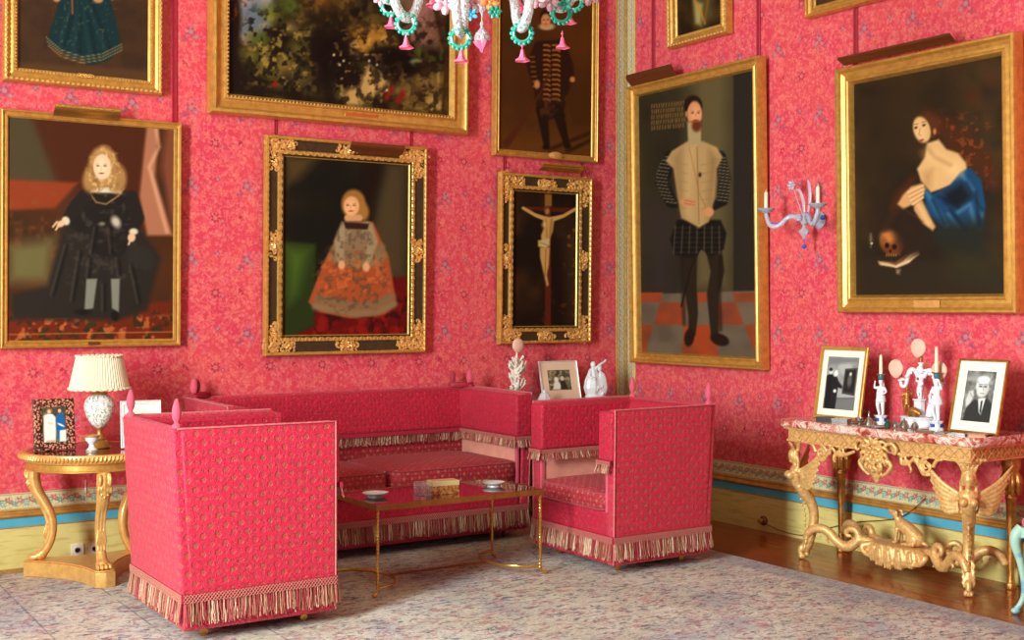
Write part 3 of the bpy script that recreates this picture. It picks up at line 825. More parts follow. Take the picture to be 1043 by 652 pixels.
def p_gentleman(P):
    P.c[:] = np.array((62, 54, 38))/255; P.mottle(40, (48, 42, 30), .3, .8, 111)
    P.po([(700, 60), (747, 60), (747, 300), (700, 300)], (106, 94, 66), 10, .8)
    P.po([(747, 60), (785, 60), (785, 310), (747, 300)], (48, 42, 36), 1)
    P.po([(654, 200), (690, 210), (690, 304), (654, 304)], (62, 52, 52), 10, .7)
    # chequered floor
    P.po([(652, 300), (776, 296), (776, 370), (652, 370)], (118, 106, 94), 1)
    rows = [(298, 308), (308, 331), (331, 370)]
    vx = 706
    for i, (ya, yb) in enumerate(rows):
        for k in range(-4, 6):
            if (k+i) % 2: continue
            def q(k_, y): s_ = .9+(y-298)/72*.62; return vx+(k_*26-8)*s_
            P.po([(q(k, ya), ya), (q(k+1, ya), ya), (q(k+1, yb), yb), (q(k, yb), yb)], (160, 76, 46) if i != 2 else (166, 76, 40), .7)
    P.mottle(20, (80, 66, 60), .45, .8, 113, .4, within=P.box(650, 780, 298, 372, 2))
    for k in range(5):
        y0 = 108+k*5.6
        rr = np.random.default_rng(k)
        x = 664.
        while x < 697:
            w = rr.uniform(.8, 1.8); P.st([(x, y0-1.5-(x-664)*.1), (x+w*rr.uniform(-.4, .4), y0+2-(x-664)*.1)], .45, (176, 130, 66), .5, .8); x += w+1.1
    # legs
    hose = (50, 38, 26)
    P.st([(702, 250), (703, 290), (706, 320), (705, 340)], [8.5, 6.5, 5, 3.6], hose, 1); P.st([(726, 250), (731, 276), (726, 300), (728, 340)], [8.5, 7, 6, 4], hose, 1)
    P.el(702, 344, 5, 9, (42, 24, 14), 1, 8); P.el(733, 346, 10, 6, (42, 24, 14), 1, 20)
    P.st([(718, 244), (704, 272), (694, 312)], .8, (30, 24, 20), .7)
    # slashed breeches
    P.po([(690, 224), (734, 224), (740, 238), (737, 254), (724, 262), (714, 254), (706, 263), (688, 260), (682, 244)], (26, 22, 20), 1.2)
    for k in range(7): P.st([(688+k*7.4, 230), (686+k*7.8, 258)], .5, (120, 106, 84), .6, .7)
    for k in range(6): P.st([(686, 232+k*5), (735, 232+k*5)], .35, (110, 96, 76), .5, .45)
    # sleeves striped
    for A in ([(683, 160), (674, 186), (684, 206), (698, 208)], [(733, 160), (738, 182), (736, 204), (728, 210)]):
        P.st(A, [6.5, 6.5, 6, 4], (30, 26, 24), 1)
        (x0, y0), (x1, y1), (x2, y2), _ = A
        for k in range(14):
            t = k/13; x = x0+(x1-x0)*t if t < .5 else x0+(x1-x0)*.5+(x2-(x0+(x1-x0)*.5))*(t-.5)*2
            y = y0+(y2-y0)*t; xm = (1-t)**2*x0+2*t*(1-t)*(2*x1-.5*(x0+x2))+t*t*x2
            P.st([(xm-5.5, y-.5), (xm+5.5, y+1)], .4, (180, 164, 134), .5, .75)
    P.po([(700, 144), (716, 144), (730, 150), (736, 160), (730, 172), (728, 200), (722, 226), (712, 232), (694, 222), (690, 200), (686, 172), (678, 164), (684, 154)], (184, 156, 116), 1.2)
    P.po([(700, 150), (708, 148), (704, 222), (696, 216)], (204, 178, 138), 4, .6); P.st([(710, 150), (712, 228)], .4, (130, 100, 66), .7, .8)
    P.st([(702, 150), (712, 196), (720, 214)], .4, (170, 120, 50), .5, .8); P.el(713, 178, 1.6, 2.4, (70, 44, 24), .6)
    P.po([(686, 160), (694, 152), (696, 220), (690, 200)], (150, 122, 86), 4, .6); P.po([(722, 152), (732, 162), (726, 206), (720, 224)], (140, 112, 78), 4, .6)
    for k in range(6): P.st([(692, 166+k*9), (700, 168+k*9)], .4, (160, 132, 96), .8, .6); P.st([(714, 168+k*9), (726, 166+k*9)], .4, (150, 122, 86), .8, .6)
    P.st([(694, 262), (697, 330)], 1.4, (30, 22, 16), 2, .7); P.st([(734, 262), (733, 300), (734, 336)], 1.4, (28, 20, 16), 2, .7)
    P.el(701, 206, 8, 4.4, (206, 150, 112), 1, 6); P.st([(697, 204), (708, 206)], .3, (140, 90, 60), .6, .8); P.st([(697, 207), (708, 209)], .3, (140, 90, 60), .6, .8); P.el(722, 216, 5, 5, (206, 150, 112), 1)
    P.po([(700, 124), (714, 130), (714, 147), (701, 146)], (176, 160, 130), 1)
    P.el(706, 108, 9.5, 11, (46, 26, 14), 1); face(P, 707.5, 116, 7.4, 13, (212, 156, 120), .35)
    P.el(709.5, 128.5, 5, 6, (112, 56, 28), 1.4, 0, .85); P.st([(704, 124), (715, 124)], .8, (112, 56, 28), 1, .7); P.el(710, 123.5, 2.6, .9, (170, 80, 60), .5)
    P.el(699.5, 116, 1.6, 3, (190, 130, 100), .6)
def p_penitent(P):
    P.c[:] = np.array((58, 42, 22))/255; P.mottle(50, (78, 56, 30), .3, .8, 121); P.mottle(24, (42, 34, 22), .45, .8, 123, .6)
    P.mottle(14, (104, 40, 18), .5, .8, 125, .5, within=P.box(986, 1020, 70, 110, 10))
    P.po([(905, 170), (1000, 170), (1012, 300), (880, 300), (880, 256)], (44, 32, 20), 12, .8)
    P.po([(876, 262), (930, 262), (1000, 270), (1028, 300), (876, 302)], (52, 40, 26), 4, .8)
    P.po([(960, 244), (1000, 248), (1018, 262), (1020, 300), (960, 286)], (56, 50, 30), 8, .6)
    # hair
    P.st([(944, 116), (960, 128), (982, 150), (1000, 166), (1012, 186)], [5, 10, 14, 12, 8], (84, 44, 18), 5, .9)
    P.mottle(5, (156, 84, 36), .55, .72, 127, .7, sx=1, sy=1.4, within=P.box(946, 1008, 118, 190, 10))
    P.st([(930, 182), (918, 198), (910, 212)], [3, 6, 4], (92, 46, 20), 4, .8)
    # shoulders, neck
    sk = (220, 186, 142)
    P.po([(944, 146), (956, 142), (964, 152), (976, 156), (984, 166), (986, 182), (960, 192), (948, 196), (938, 184), (934, 172), (942, 160)], sk, 1.4)
    P.po([(940, 176), (950, 172), (948, 192), (940, 190)], (186, 146, 102), 4, .6)
    # blue drape
    bl = (30, 78, 128)
    P.po([(988, 170), (1000, 184), (1004, 210), (1000, 236), (980, 236), (960, 232), (944, 216), (940, 192), (950, 198), (968, 188), (978, 176)], bl, 1.4)
    P.po([(962, 196), (980, 186), (990, 200), (976, 214), (962, 206)], (24, 30, 40), 4, .9)
    P.st([(944, 196), (954, 214), (964, 230)], 2.4, (60, 124, 176), 2, .9); P.st([(980, 178), (992, 196), (1000, 220)], 2, (70, 134, 186), 2, .8); P.st([(976, 216), (988, 208), (992, 226)], 2, (86, 146, 196), 2, .7)
    P.st([(966, 218), (976, 232)], 1.6, (66, 130, 182), 1.6, .8); P.po([(944, 226), (1004, 222), (1004, 260), (950, 250)], (40, 44, 38), 7, .8)
    for a_, b_ in (((984, 186), (1000, 214)), ((950, 204), (962, 228)), ((968, 214), (984, 234)), ((994, 196), (998, 230)), ((956, 200), (976, 210))):
        P.st([a_, b_], 1.4, (14, 34, 62), 2, .75)
    P.el(952, 160, 10, 5, (236, 206, 166), 5, 20, .6); P.el(972, 172, 9, 8, (238, 208, 168), 5, 20, .6); P.st([(944, 150), (952, 160), (968, 168)], 1.2, (176, 136, 94), 3, .6)
    # forearms and clasped hands
    P.po([(930, 200), (939, 203), (946, 218), (953, 231), (950, 235), (940, 228), (931, 214)], (206, 166, 122), 1.4); P.st([(934, 206), (946, 228)], 2, (228, 194, 150), 2, .8)
    P.po([(914, 208), (920, 198), (928, 190), (938, 187), (943, 192), (940, 200), (930, 208), (920, 213)], (210, 168, 124), 1.4)
    for k in range(4): P.st([(925+k*1.5, 196+k*4), (940, 189+k*4)], 1.3, (226, 190, 148), .6); P.st([(926+k*1.5, 198+k*4), (940, 191+k*4)], .3, (140, 96, 60), .5, .7)
    P.st([(916, 212), (922, 214), (940, 226)], .8, (120, 76, 40), 1, .5)
    # upturned head
    P.el(945, 128, 12, 12, (98, 54, 24), 3, 20); P.el(939, 132, 8.5, 13.5, sk, 1, -16)
    P.el(937, 134, 5, 9, (232, 200, 160), 3, -16, .8)
    for x, y in ((933, 130), (941, 127.5)): P.el(x, y, 1.7, 1.0, (60, 34, 20), .6, -16); P.st([(x-2, y-3), (x+2, y-3.8)], .3, (110, 74, 46), .5, .7)
    P.st([(937, 131), (936, 137), (938, 138)], .4, (170, 120, 84), .6, .8); P.el(938.5, 143, 2.4, 1.1, (160, 66, 50), .6, -16); P.el(952, 134, 1.6, 3, (200, 140, 100), .7)
    # still life
    P.el(909, 247, 13, 11.5, (128, 72, 32), 1.6); P.el(905, 241, 8, 6.5, (196, 128, 70), 3); P.el(900, 246, 3, 4, (150, 90, 44), 2)
    P.po([(900, 252), (914, 254), (920, 250), (917, 260), (904, 260)], (116, 64, 30), 1.4); P.el(903.5, 250, 2.2, 2.6, (34, 16, 8), .8); P.el(911, 251.5, 2.6, 2.8, (40, 18, 8), .8); P.el(907, 256, 1.1, 1.6, (30, 14, 8), .6)
    for k in range(5): P.st([(903+k*2.4, 259), (903+k*2.4, 261)], .5, (190, 140, 90), .5, .8)
    P.po([(894, 266), (912, 268), (924, 260), (936, 254), (936, 258), (926, 268), (914, 273), (896, 270)], (196, 168, 136), .9); P.po([(900, 266), (912, 267), (922, 260), (930, 256), (920, 266), (912, 270)], (112, 74, 48), 1)
    P.st([(912, 272), (926, 266), (936, 259)], .6, (226, 204, 172), .7); P.st([(898, 269), (911, 271)], .5, (226, 204, 172), .6)
    P.po([(912, 274), (918, 274), (916, 280), (913, 279)], (150, 130, 108), 1, .7)
    P.el(887, 243, 2.4, 5, (96, 88, 66), 1.4, 0, .7); P.st([(887, 238), (887, 252)], .5, (170, 160, 130), .8, .6); P.el(888, 248, 1, 1, (220, 210, 180), .6)
    P.po([(920, 214), (936, 226), (950, 240), (944, 262), (920, 262), (908, 236)], (50, 34, 22), 4, .7)
    P.st([(912, 214), (902, 232)], 4, (66, 40, 24), 3, .7)
def p_small_top(P):
    P.c[:] = np.array((44, 30, 14))/255; P.mottle(14, (84, 56, 24), .4, .8, 131)
    P.po([(702, -30), (724, -30), (728, 16), (716, 30), (706, 26)], (92, 82, 44), 3, .8); P.po([(706, 0), (716, 4), (714, 26), (708, 24)], (170, 160, 110), 2, .9)
    P.st([(702, -10), (712, 8), (718, 24)], 1, (196, 140, 60), 1, .8); P.st([(724, -20), (718, 20)], 1, (160, 100, 40), 1, .7)
def p_top_right(P):
    P.c[:] = np.array((70, 50, 30))/255; P.mottle(14, (100, 76, 46), .4, .8, 141)
    P.po([(840, -60), (1000, -60), (990, -24), (850, 0)], (60, 50, 40), 6)

PLAIN = [(0, 0), (0, .05), (.008, .066), (.018, .070), (.026, .064), (.030, .050), (.046, .040), (.060, .046), (.068, .056), (.076, .054), (.080, .040), (.094, .030), (.094, .0)]
def sc_prof(w, d=1.0): return [(i/.094*w, o*d) for i, o in PLAIN]

def painting(label, wall, a0, a1, z0, z1, ins, paint, res, prof=None, mat=None, style='plain', lean=.9, group=None, bg=(40, 30, 20), vis=None):
    """a0,a1: extent along the wall (x on the back wall, y on the right); ins: frame width"""
    w = abs(a1-a0); h = z1-z0; zc = (z0+z1)/2; t = math.radians(lean); off = .014+h/2*math.sin(t)
    if wall == 'back': loc = ((a0+a1)/2, -off, zc); rz = 0
    else: loc = (-off, (a0+a1)/2, zc); rz = -PI/2
    r = thing('framed_painting', label, 'painting', loc, rz, group, rx=t)
    m = mat or MT['gold']
    b = MB(); b.frame(-w/2, w/2, -h/2, h/2, prof or sc_prof(ins))
    b.build('frame', m, r, smooth=True, angle=30)
    cx, cz = w/2-ins+.006, h/2-ins+.006
    c0, c1 = (-cz, cz) if vis is None else (-cz, -cz+vis)
    canvas(r, -cx, cx, -cz, cz, .026, res[0], res[1], paint, bg)
    return r, w, h

def beading(r, w, h, inset, out, step, rad, mat, name='beading', elong=1.0):
    b = MB(); x, z = w/2-inset, h/2-inset
    def bead(px, pz, hor):
        b.ell((px, -out, pz), (rad*(elong if hor else 1), rad*.8, rad*(1 if hor else elong)), 6)
    n = int(2*x/step)
    for i in range(n+1):
        for s_ in (-1, 1): bead(-x+2*x*i/n, s_*z, True)
    n = int(2*z/step)
    for i in range(1, n):
        for s_ in (-1, 1): bead(s_*x, -z+2*z*i/n, False)
    o = b.build(name, mat, r, smooth=True); o['kind'] = 'stuff'; return o

def ornament(b, c, s_, seed, spread=(1, 1), depth=.035):
    """a cluster of acanthus scrolls round c (x,z)"""
    R_ = random.Random(seed)
    for k in range(15):
        a = 2*PI*k/15+R_.uniform(-.2, .2); rr = R_.uniform(.25, 1.0)
        x = c[0]+math.cos(a)*rr*s_*spread[0]; z = c[1]+math.sin(a)*rr*s_*spread[1]
        q = s_*R_.uniform(.30, .46)
        pts = spiral((x, z), q, q*.15, R_.uniform(0, 2*PI), R_.choice((-.9, .9)), 10, 'xz', -depth-R_.uniform(0, .014))
        b.tube(pts, [q*.42*(1-i/14)+.002 for i in range(11)], 6)
    for k in range(6):
        a = R_.uniform(0, 2*PI); rr = R_.uniform(0, .7)
        b.ell((c[0]+math.cos(a)*rr*s_*spread[0], -depth-.012, c[1]+math.sin(a)*rr*s_*spread[1]), (s_*.26, .016, s_*.2), 8)

def carved(r, w, h, ins, seed):
    """black frame with gilt carved corners and middles, gilt outer rim and broad carved inner rim"""
    b = MB(); b.frame(-w/2-.002, w/2+.002, -h/2-.002, h/2+.002, [(0, .01), (0, .055), (.006, .064), (.016, .066), (.024, .058), (.026, .046), (.026, .01)])
    b.build('outer_gilt_rim', MT['gold'], r, smooth=True)
    k_ = ins-.045
    b = MB(); b.frame(-w/2+k_, w/2-k_, -h/2+k_, h/2-k_, [(0, .01), (0, .042), (.008, .052), (.024, .054), (.034, .046), (.048, .03), (.048, .01)])
    b.build('inner_gilt_rim', MT['gold'], r, smooth=True)
    def leaves(inset, out, rad, step, nm):
        b = MB(); x, z = w/2-inset, h/2-inset; R_ = random.Random(seed+5)
        P_ = [(-x, -z), (x, -z), (x, z), (-x, z)]
        for q in range(4):
            p0, p1 = Vector((P_[q][0], 0, P_[q][1])), Vector((P_[(q+1) % 4][0], 0, P_[(q+1) % 4][1]))
            L_ = (p1-p0).length; n = int(L_/step); d = (p1-p0).normalized(); nn = Vector((-d.z, 0, d.x))
            for i in range(n):
                c_ = p0+d*(L_*(i+.5)/n)+Vector((0, -out, 0)); sg = 1 if i % 2 else -1
                b.tube([c_-d*step*.5-nn*rad*.8*sg, c_-d*step*.1+nn*rad*.6*sg, c_+d*step*.4+nn*rad*.7*sg], [rad*.3, rad*.55, rad*.25], 5)
        return b.build(nm, MT['gold'], r, smooth=True)
    leaves(.012, .062, .010, .020, 'carved_outer_edge'); leaves(ins-.026, .050, .016, .026, 'carved_inner_edge')
    k = 0; m = ins*.46
    for sx in (-1, 1):
        for sz in (-1, 1):
            b = MB(); cx, cz = sx*(w/2-m), sz*(h/2-m)
            ornament(b, (cx, cz), ins*.50, seed+k); ornament(b, (cx-sx*ins*.8, cz), ins*.36, seed+k+20, (1.3, .8)); ornament(b, (cx, cz-sz*ins*.8), ins*.36, seed+k+40, (.8, 1.3))
            b.build('corner_ornament', MT['goldb'], r, smooth=True); k += 1
    for (cx, cz, sp) in ((0, h/2-m, (1.7, .8)), (0, -h/2+m, (1.7, .8)), (-w/2+m, 0, (.8, 1.7)), (w/2-m, 0, (.8, 1.7))):
        b = MB(); ornament(b, (cx, cz), ins*.42, seed+k, sp); ornament(b, (cx, cz), ins*.26, seed+k+50, (1, 1), .045)
        b.build('middle_ornament', MT['goldb'], r, smooth=True); k += 1

def picture_light(r, xc, zc, L_, out, mat, hh=.035, arms=True):
    """a brass trough lamp over the top rail, on two bent arms"""
    b = MB(); n = 9
    prof = [(-out-.035+.03*math.cos(PI*i/(n-1)), zc+hh*(i/(n-1)-.5)*2) for i in range(n)]
    vs = []
    for x in (xc-L_/2, xc+L_/2):
        vs += [(x, y-.018*math.sin(PI*i/(n-1)), z) for i, (y, z) in enumerate(prof)]
    b.add(vs, [(i, i+1, n+i+1, n+i) for i in range(n-1)]+[tuple(range(n)), tuple(range(n, 2*n)), (0, n-1, 2*n-1, n)])
    o = b.build('picture_light', mat, r, smooth=True)
    if arms:
        for dx in (-L_*.15, L_*.15):
            a = MB()
            a.tube([(xc+dx, -.01, zc-.03), (xc+dx*.6, -.03, zc+hh+.005), (xc+dx*.3, -out-.03, zc+hh), (xc+dx*.3, -out-.04, zc)], .005, 6, sub=4)
            a.build('bracket', mat, o, smooth=True)
    return o
def nameplate(r, x, z, w, h, out, mat):
    b = MB(); b.box(x-w/2, x+w/2, -out-.003, -out+.002, z-h/2, z+h/2); return b.build('nameplate', mat, r, bevel=.001)

r1, w, h = painting('gilt beaded-frame portrait of a lady in a dark blue gown, above the child in black', 'back', -4.834, -3.866, 2.972, 4.45, .088, p_blue_dress, (150, 150), mat=MT['gold'], bg=(74, 50, 34))
beading(r1, w, h, .016, .072, .030, .0095, MT['goldb'], elong=1.25); beading(r1, w, h, .072, .060, .020, .0065, MT['goldb'], 'inner_beading')
nameplate(r1, .0, -h/2+.075, .1, .025, .058, MT['brass'])
r2, w, h = painting('portrait of a fair-haired child in black in a thin gilt frame, above the table lamp', 'back', -4.85, -3.742, 1.346, 2.80, .05, p_dark_boy, (185, 240), prof=sc_prof(.05, .8), bg=(70, 44, 24))
picture_light(r2, -.055, h/2+.012, .40, .05, MT['brass'], .034); nameplate(r2, .0, -h/2+.025, .07, .018, .045, MT['bronze'])
r3, w, h = painting('big dark rocky landscape painting in a broad gilt frame, partly behind the chandelier', 'back', -3.553, -1.571, 2.886, 4.5, .142, p_landscape, (250, 200), prof=[(0, 0), (0, .06), (.012, .09), (.03, .095), (.04, .085), (.05, .06), (.085, .048), (.1, .05), (.108, .066), (.116, .068), (.125, .055), (.142, .03), (.142, 0)], bg=(38, 26, 12))
beading(r3, w, h, .120, .070, .026, .008, MT['goldb'], 'inner_beading'); nameplate(r3, .12, -h/2+.07, .26, .035, .052, MT['brass'])
r4, w, h = painting('portrait of a small child in an orange and grey gown, carved frame over the sofa', 'back', -3.166, -1.925, 1.268, 2.768, .135, p_child, (150, 200), prof=[(0, 0), (0, .05), (.01, .06), (.022, .055), (.026, .042), (.098, .034), (.1, .045), (.125, .052), (.135, .03), (.135, 0)], mat=MT['ebony'], bg=(26, 24, 16))
carved(r4, w, h, .135, 300); picture_light(r4, .2, h/2-.045, .42, .04, MT['bronze'], .038, False)
r5, w, h = painting('tall narrow portrait of a standing man in dark braided clothes, holding a long gun', 'back', -1.323, -.341, 2.757, 4.6, .055, p_hunter, (100, 220), prof=sc_prof(.055, .8), bg=(84, 48, 14))
b = MB(); b.ell((.08, -.05, -h/2+.034), (.07, .012, .03), 10); b.build('gilt_shell', MT['goldb'], r5, smooth=True)
r6, w, h = painting('painting of a crucified figure in a narrow black and gilt carved frame by the corner', 'back', -1.282, -.418, 1.317, 2.628, .132, p_crucifix, (100, 200), prof=[(0, 0), (0, .05), (.01, .06), (.022, .055), (.026, .042), (.098, .034), (.1, .045), (.122, .052), (.132, .03), (.132, 0)], mat=MT['ebony'], bg=(36, 22, 14))
carved(r6, w, h, .132, 500); picture_light(r6, .13, h/2+.062, .40, .03, MT['brass'], .028)
r7, w, h = painting('tall full-length portrait of a bearded man in a pale doublet, beside the corner border', 'right', -.165, -1.651, 1.152, 3.376, .088, p_gentleman, (150, 270), prof=[(0, 0), (0, .075), (.008, .09), (.018, .092), (.026, .08), (.030, .06), (.046, .05), (.060, .056), (.068, .066), (.076, .062), (.088, .03), (.088, 0)], mat=MT['gold'], bg=(62, 54, 38))
picture_light(r7, -.4, h/2+.03, .55, .07, MT['bronze'], .05)
r8, w, h = painting('painting of a woman in a blue drape gazing up, skull beside her, above the console', 'right', -2.349, -3.683, 1.562, 3.166, .116, p_penitent, (190, 210), prof=[(0, 0), (0, .07), (.008, .086), (.022, .09), (.032, .078), (.036, .062), (.06, .05), (.078, .056), (.088, .068), (.098, .064), (.116, .03), (.116, 0)], bg=(58, 42, 22))
picture_light(r8, -.15, h/2+.03, .86, .08, MT['bronze'], .024); nameplate(r8, .03, -h/2+.055, .19, .05, .062, MT['goldb'])
r9, w, h = painting('small dark portrait in a beaded gilt frame, above the bearded man', 'right', -.605, -1.279, 3.612, 4.45, .088, p_small_top, (70, 90), prof=sc_prof(.088, 1.0), bg=(44, 30, 14))
beading(r9, w, h, .016, .072, .034, .0105, MT['goldb'], elong=1.25); beading(r9, w, h, .066, .056, .02, .008, MT['goldb'], 'inner_beading')
r10, w, h = painting('plain gilt picture frame showing only its lower corner, above the woman in blue', 'right', -2.042, -3.3, 3.564, 4.5, .075, p_top_right, (80, 60), prof=sc_prof(.075), bg=(80, 60, 40))

# hanging ribbons: velvet-covered braid from the cornice to each lower picture
def ribbon(wall, a, z, w, label, grp=None):
    b = MB(); T = .004
    # two cords side by side with a flat band
    if wall == 'back':
        b.box(-w/2, w/2, -T, 0, 0, RH-.16-z)
        for s_ in (-1, 1): b.tube([(s_*w*.42, -T-.002, 0), (s_*w*.42, -T-.002, RH-.16-z)], w*.16, 6)
        loc = (a, -.001, z)
    else:
        b.box(-T, 0, -w/2, w/2, 0, RH-.16-z)
        for s_ in (-1, 1): b.tube([(-T-.002, s_*w*.42, 0), (-T-.002, s_*w*.42, RH-.16-z)], w*.16, 6)
        loc = (-.001, a, z)
    o = b.build('hanging_ribbon', MT['cord'], smooth=True); o.location = loc
    tag(o, label, 'picture ribbon', grp)
ribbon('back', -3.767, 2.78, .03, 'crimson hanging ribbon between the blue-gowned lady and the landscape')
ribbon('back', -3.064, 2.74, .018, 'thin ribbon between the landscape and the carved frame, nearer the child in black', )
ribbon('back', -2.011, 2.74, .018, 'thin ribbon between the landscape and the carved frame, on the side of the gunman')
ribbon('back', -1.198, 2.60, .02, 'ribbon above the carved crucifixion frame, on the side away from the room corner')
ribbon('back', -.46, 2.60, .02, 'ribbon above the carved crucifixion frame, on the room corner side')
ribbon('right', -.353, 3.35, .035, 'crimson ribbon beside the corner border, coming down behind the bronze picture lamp')
ribbon('right', -1.532, 3.35, .035, 'crimson ribbon between the small dark portrait and the plain frame, above the bearded man')
ribbon('right', -2.428, 3.14, .035, 'crimson ribbon from the plain top frame down to the frame of the woman in blue')
# ------------------------------------------------------------------ rug
b = MB(); b.box(-7.6, -.83, -7.2, -.215, 0.0, .012)
rug = b.build('patterned_rug', MT['rug'], bevel=.004); tag(rug, 'large faded pink, grey and blue patterned rug on the wooden floor', 'rug')

# ------------------------------------------------------------------ upholstery
FCOL = [srgb(192, 148, 116), srgb(166, 110, 80), srgb(152, 42, 54), srgb(214, 180, 150), srgb(172, 84, 80), srgb(134, 84, 62), srgb(140, 34, 46)]
def fringe(parent, path, z0, z1, closed=False, hdr=.03, seed=1, name='fringe', flare=.012, step=.0065, out=.0, hcol=None):
    """bullion fringe hanging from a braided header along path [(x,y)], outward normal to the right of travel"""
    R_ = random.Random(seed)
    b = MB(); P = [Vector((p[0], p[1], 0)) for p in path]; zz = [p[2] if len(p) > 2 else 0 for p in path]
    n = len(P); segs = [(i, (i+1) % n) for i in range(n if closed else n-1)]
    for i, j in segs:
        p, q = P[i], P[j]; d = (q-p); L_ = d.length; d.normalize(); nn = Vector((d.y, -d.x, 0))
        # header: two twisted rows of knots over a flat band
        b.cur = srgb(170, 36, 60)
        for (a0, a1) in ((z1-hdr, z1),):
            vs = []
            for e in (0, L_):
                o = p+d*e; zo = zz[i]*(1-e/L_)+zz[j]*e/L_ if L_ else 0
                for u_, z in ((-.002, a0), (.007, a0), (.008, a1), (-.002, a1)): vs.append((o+nn*u_).to_tuple()[:2]+(z+zo,))
            b.add(vs, [(0, 1, 2, 3), (4, 7, 6, 5), (0, 4, 5, 1), (1, 5, 6, 2), (2, 6, 7, 3), (3, 7, 4, 0)])
        m = max(1, int(L_/.017)); b.cur = srgb(206, 142, 122)
        for k in range(m):
            for r in range(2):
                za = z1-hdr*(.08+.46*r); zb = z1-hdr*(.50+.46*r)
                for fl_ in (0, 1):
                    e0 = L_*(k+fl_)/m; e1 = L_*(k+1-fl_)/m; zo = zz[i]*(1-e0/L_)+zz[j]*e0/L_
                    b.tube([(p+d*e0+nn*.009).to_tuple()[:2]+(za+zo,), (p+d*e1+nn*.011).to_tuple()[:2]+(zb+zo,)], .0013, 4)
        m = max(1, int(L_/(step*4))); full = z1-hdr-z0
        for k in range(m):
            tc = R_.choice(FCOL[:6])
            for q in range(6):
                e = L_*(k+.5)/m+(q-2.5)*step*.42; e = min(max(e, 0), L_); zo = zz[i]*(1-e/L_)+zz[j]*e/L_
                o = p+d*e+nn*(.002+R_.uniform(0, .006)); le = full*R_.uniform(.80, 1.06); sw = (q-2.5)*step*.42+R_.uniform(-.006, .006); w1 = R_.uniform(-.003, .003)
                b.cur = tc if R_.random() < .5 else R_.choice(FCOL); w = .0065*R_.uniform(.26, .46)
                zt = z1-hdr+.004+zo
                b.tube([o+Vector((0, 0, zt)), o+nn*flare*.4+d*(w1)+Vector((0, 0, zt-le*.35)), o+nn*flare*.8+d*(sw*.5-w1)+Vector((0, 0, zt-le*.7)), o+nn*flare+d*sw+Vector((0, 0, zt-le))], [w*.6, w, w*.9, w*1.1], 4)
    b.cur = None
    return b.build(name, MT['fringe'], parent, smooth=True, colors=True)

def cushion(b, x0, x1, y0, y1, z0, z1, crown=.02, nx=14, ny=14, rnd=.5):
    """a stuffed box cushion: rounded plan, domed top"""
    vs = []; cx, cy, hx, hy = (x0+x1)/2, (y0+y1)/2, (x1-x0)/2, (y1-y0)/2; zc = (z0+z1)/2; hz = (z1-z0)/2
    rows = [(-1, .94), (-.8, .985), (-.3, 1.0), (.3, 1.0), (.8, .985), (1, .95)]
    per = []
    N = 40
    for k in range(N):
        a = 2*PI*k/N; c, s_ = math.cos(a), math.sin(a); e = .22
        per.append((math.copysign(abs(c)**e, c), math.copysign(abs(s_)**e, s_)))
    for t, sc_ in rows:
        for px, py in per: vs.append((cx+hx*px*sc_, cy+hy*py*sc_, zc+hz*t))
    fs = [(r*N+k, r*N+(k+1) % N, (r+1)*N+(k+1) % N, (r+1)*N+k) for r in range(len(rows)-1) for k in range(N)]
    n0 = (len(rows)-1)*N
    prev = n0
    for q, sc_ in enumerate((.8, .55, .25)):
        base = len(vs)
        for px, py in per: vs.append((cx+hx*px*sc_, cy+hy*py*sc_, z1+crown*(1-sc_*sc_)))
        fs += [(prev+k, prev+(k+1) % N, base+(k+1) % N, base+k) for k in range(N)]; prev = base
    fs.append(tuple(range(prev, prev+N))); fs.append(tuple(range(N-1, -1, -1)))
    b.add(vs, fs)
    return [(cx+hx*px*.985, cy+hy*py*.985) for px, py in per]

def finial(parent, x, y, z, h=.14, r=.021, tilt=(0, 0), mat=None, label=None):
    b = MB()
    b.lathe([(.001, 0), (r*1.0, 0), (r*1.0, .012), (r*.55, .02), (r*.5, .028), (r*.85, .04), (r*1.05, .062), (r*.98, .085), (r*.72, .11), (r*.4, h-.008), (.001, h)], seg=16)
    o = b.build('finial', mat or MT['velvet'], parent, smooth=True, angle=50); o.location = (x, y, z)
    if label: o['label'] = label
    return o

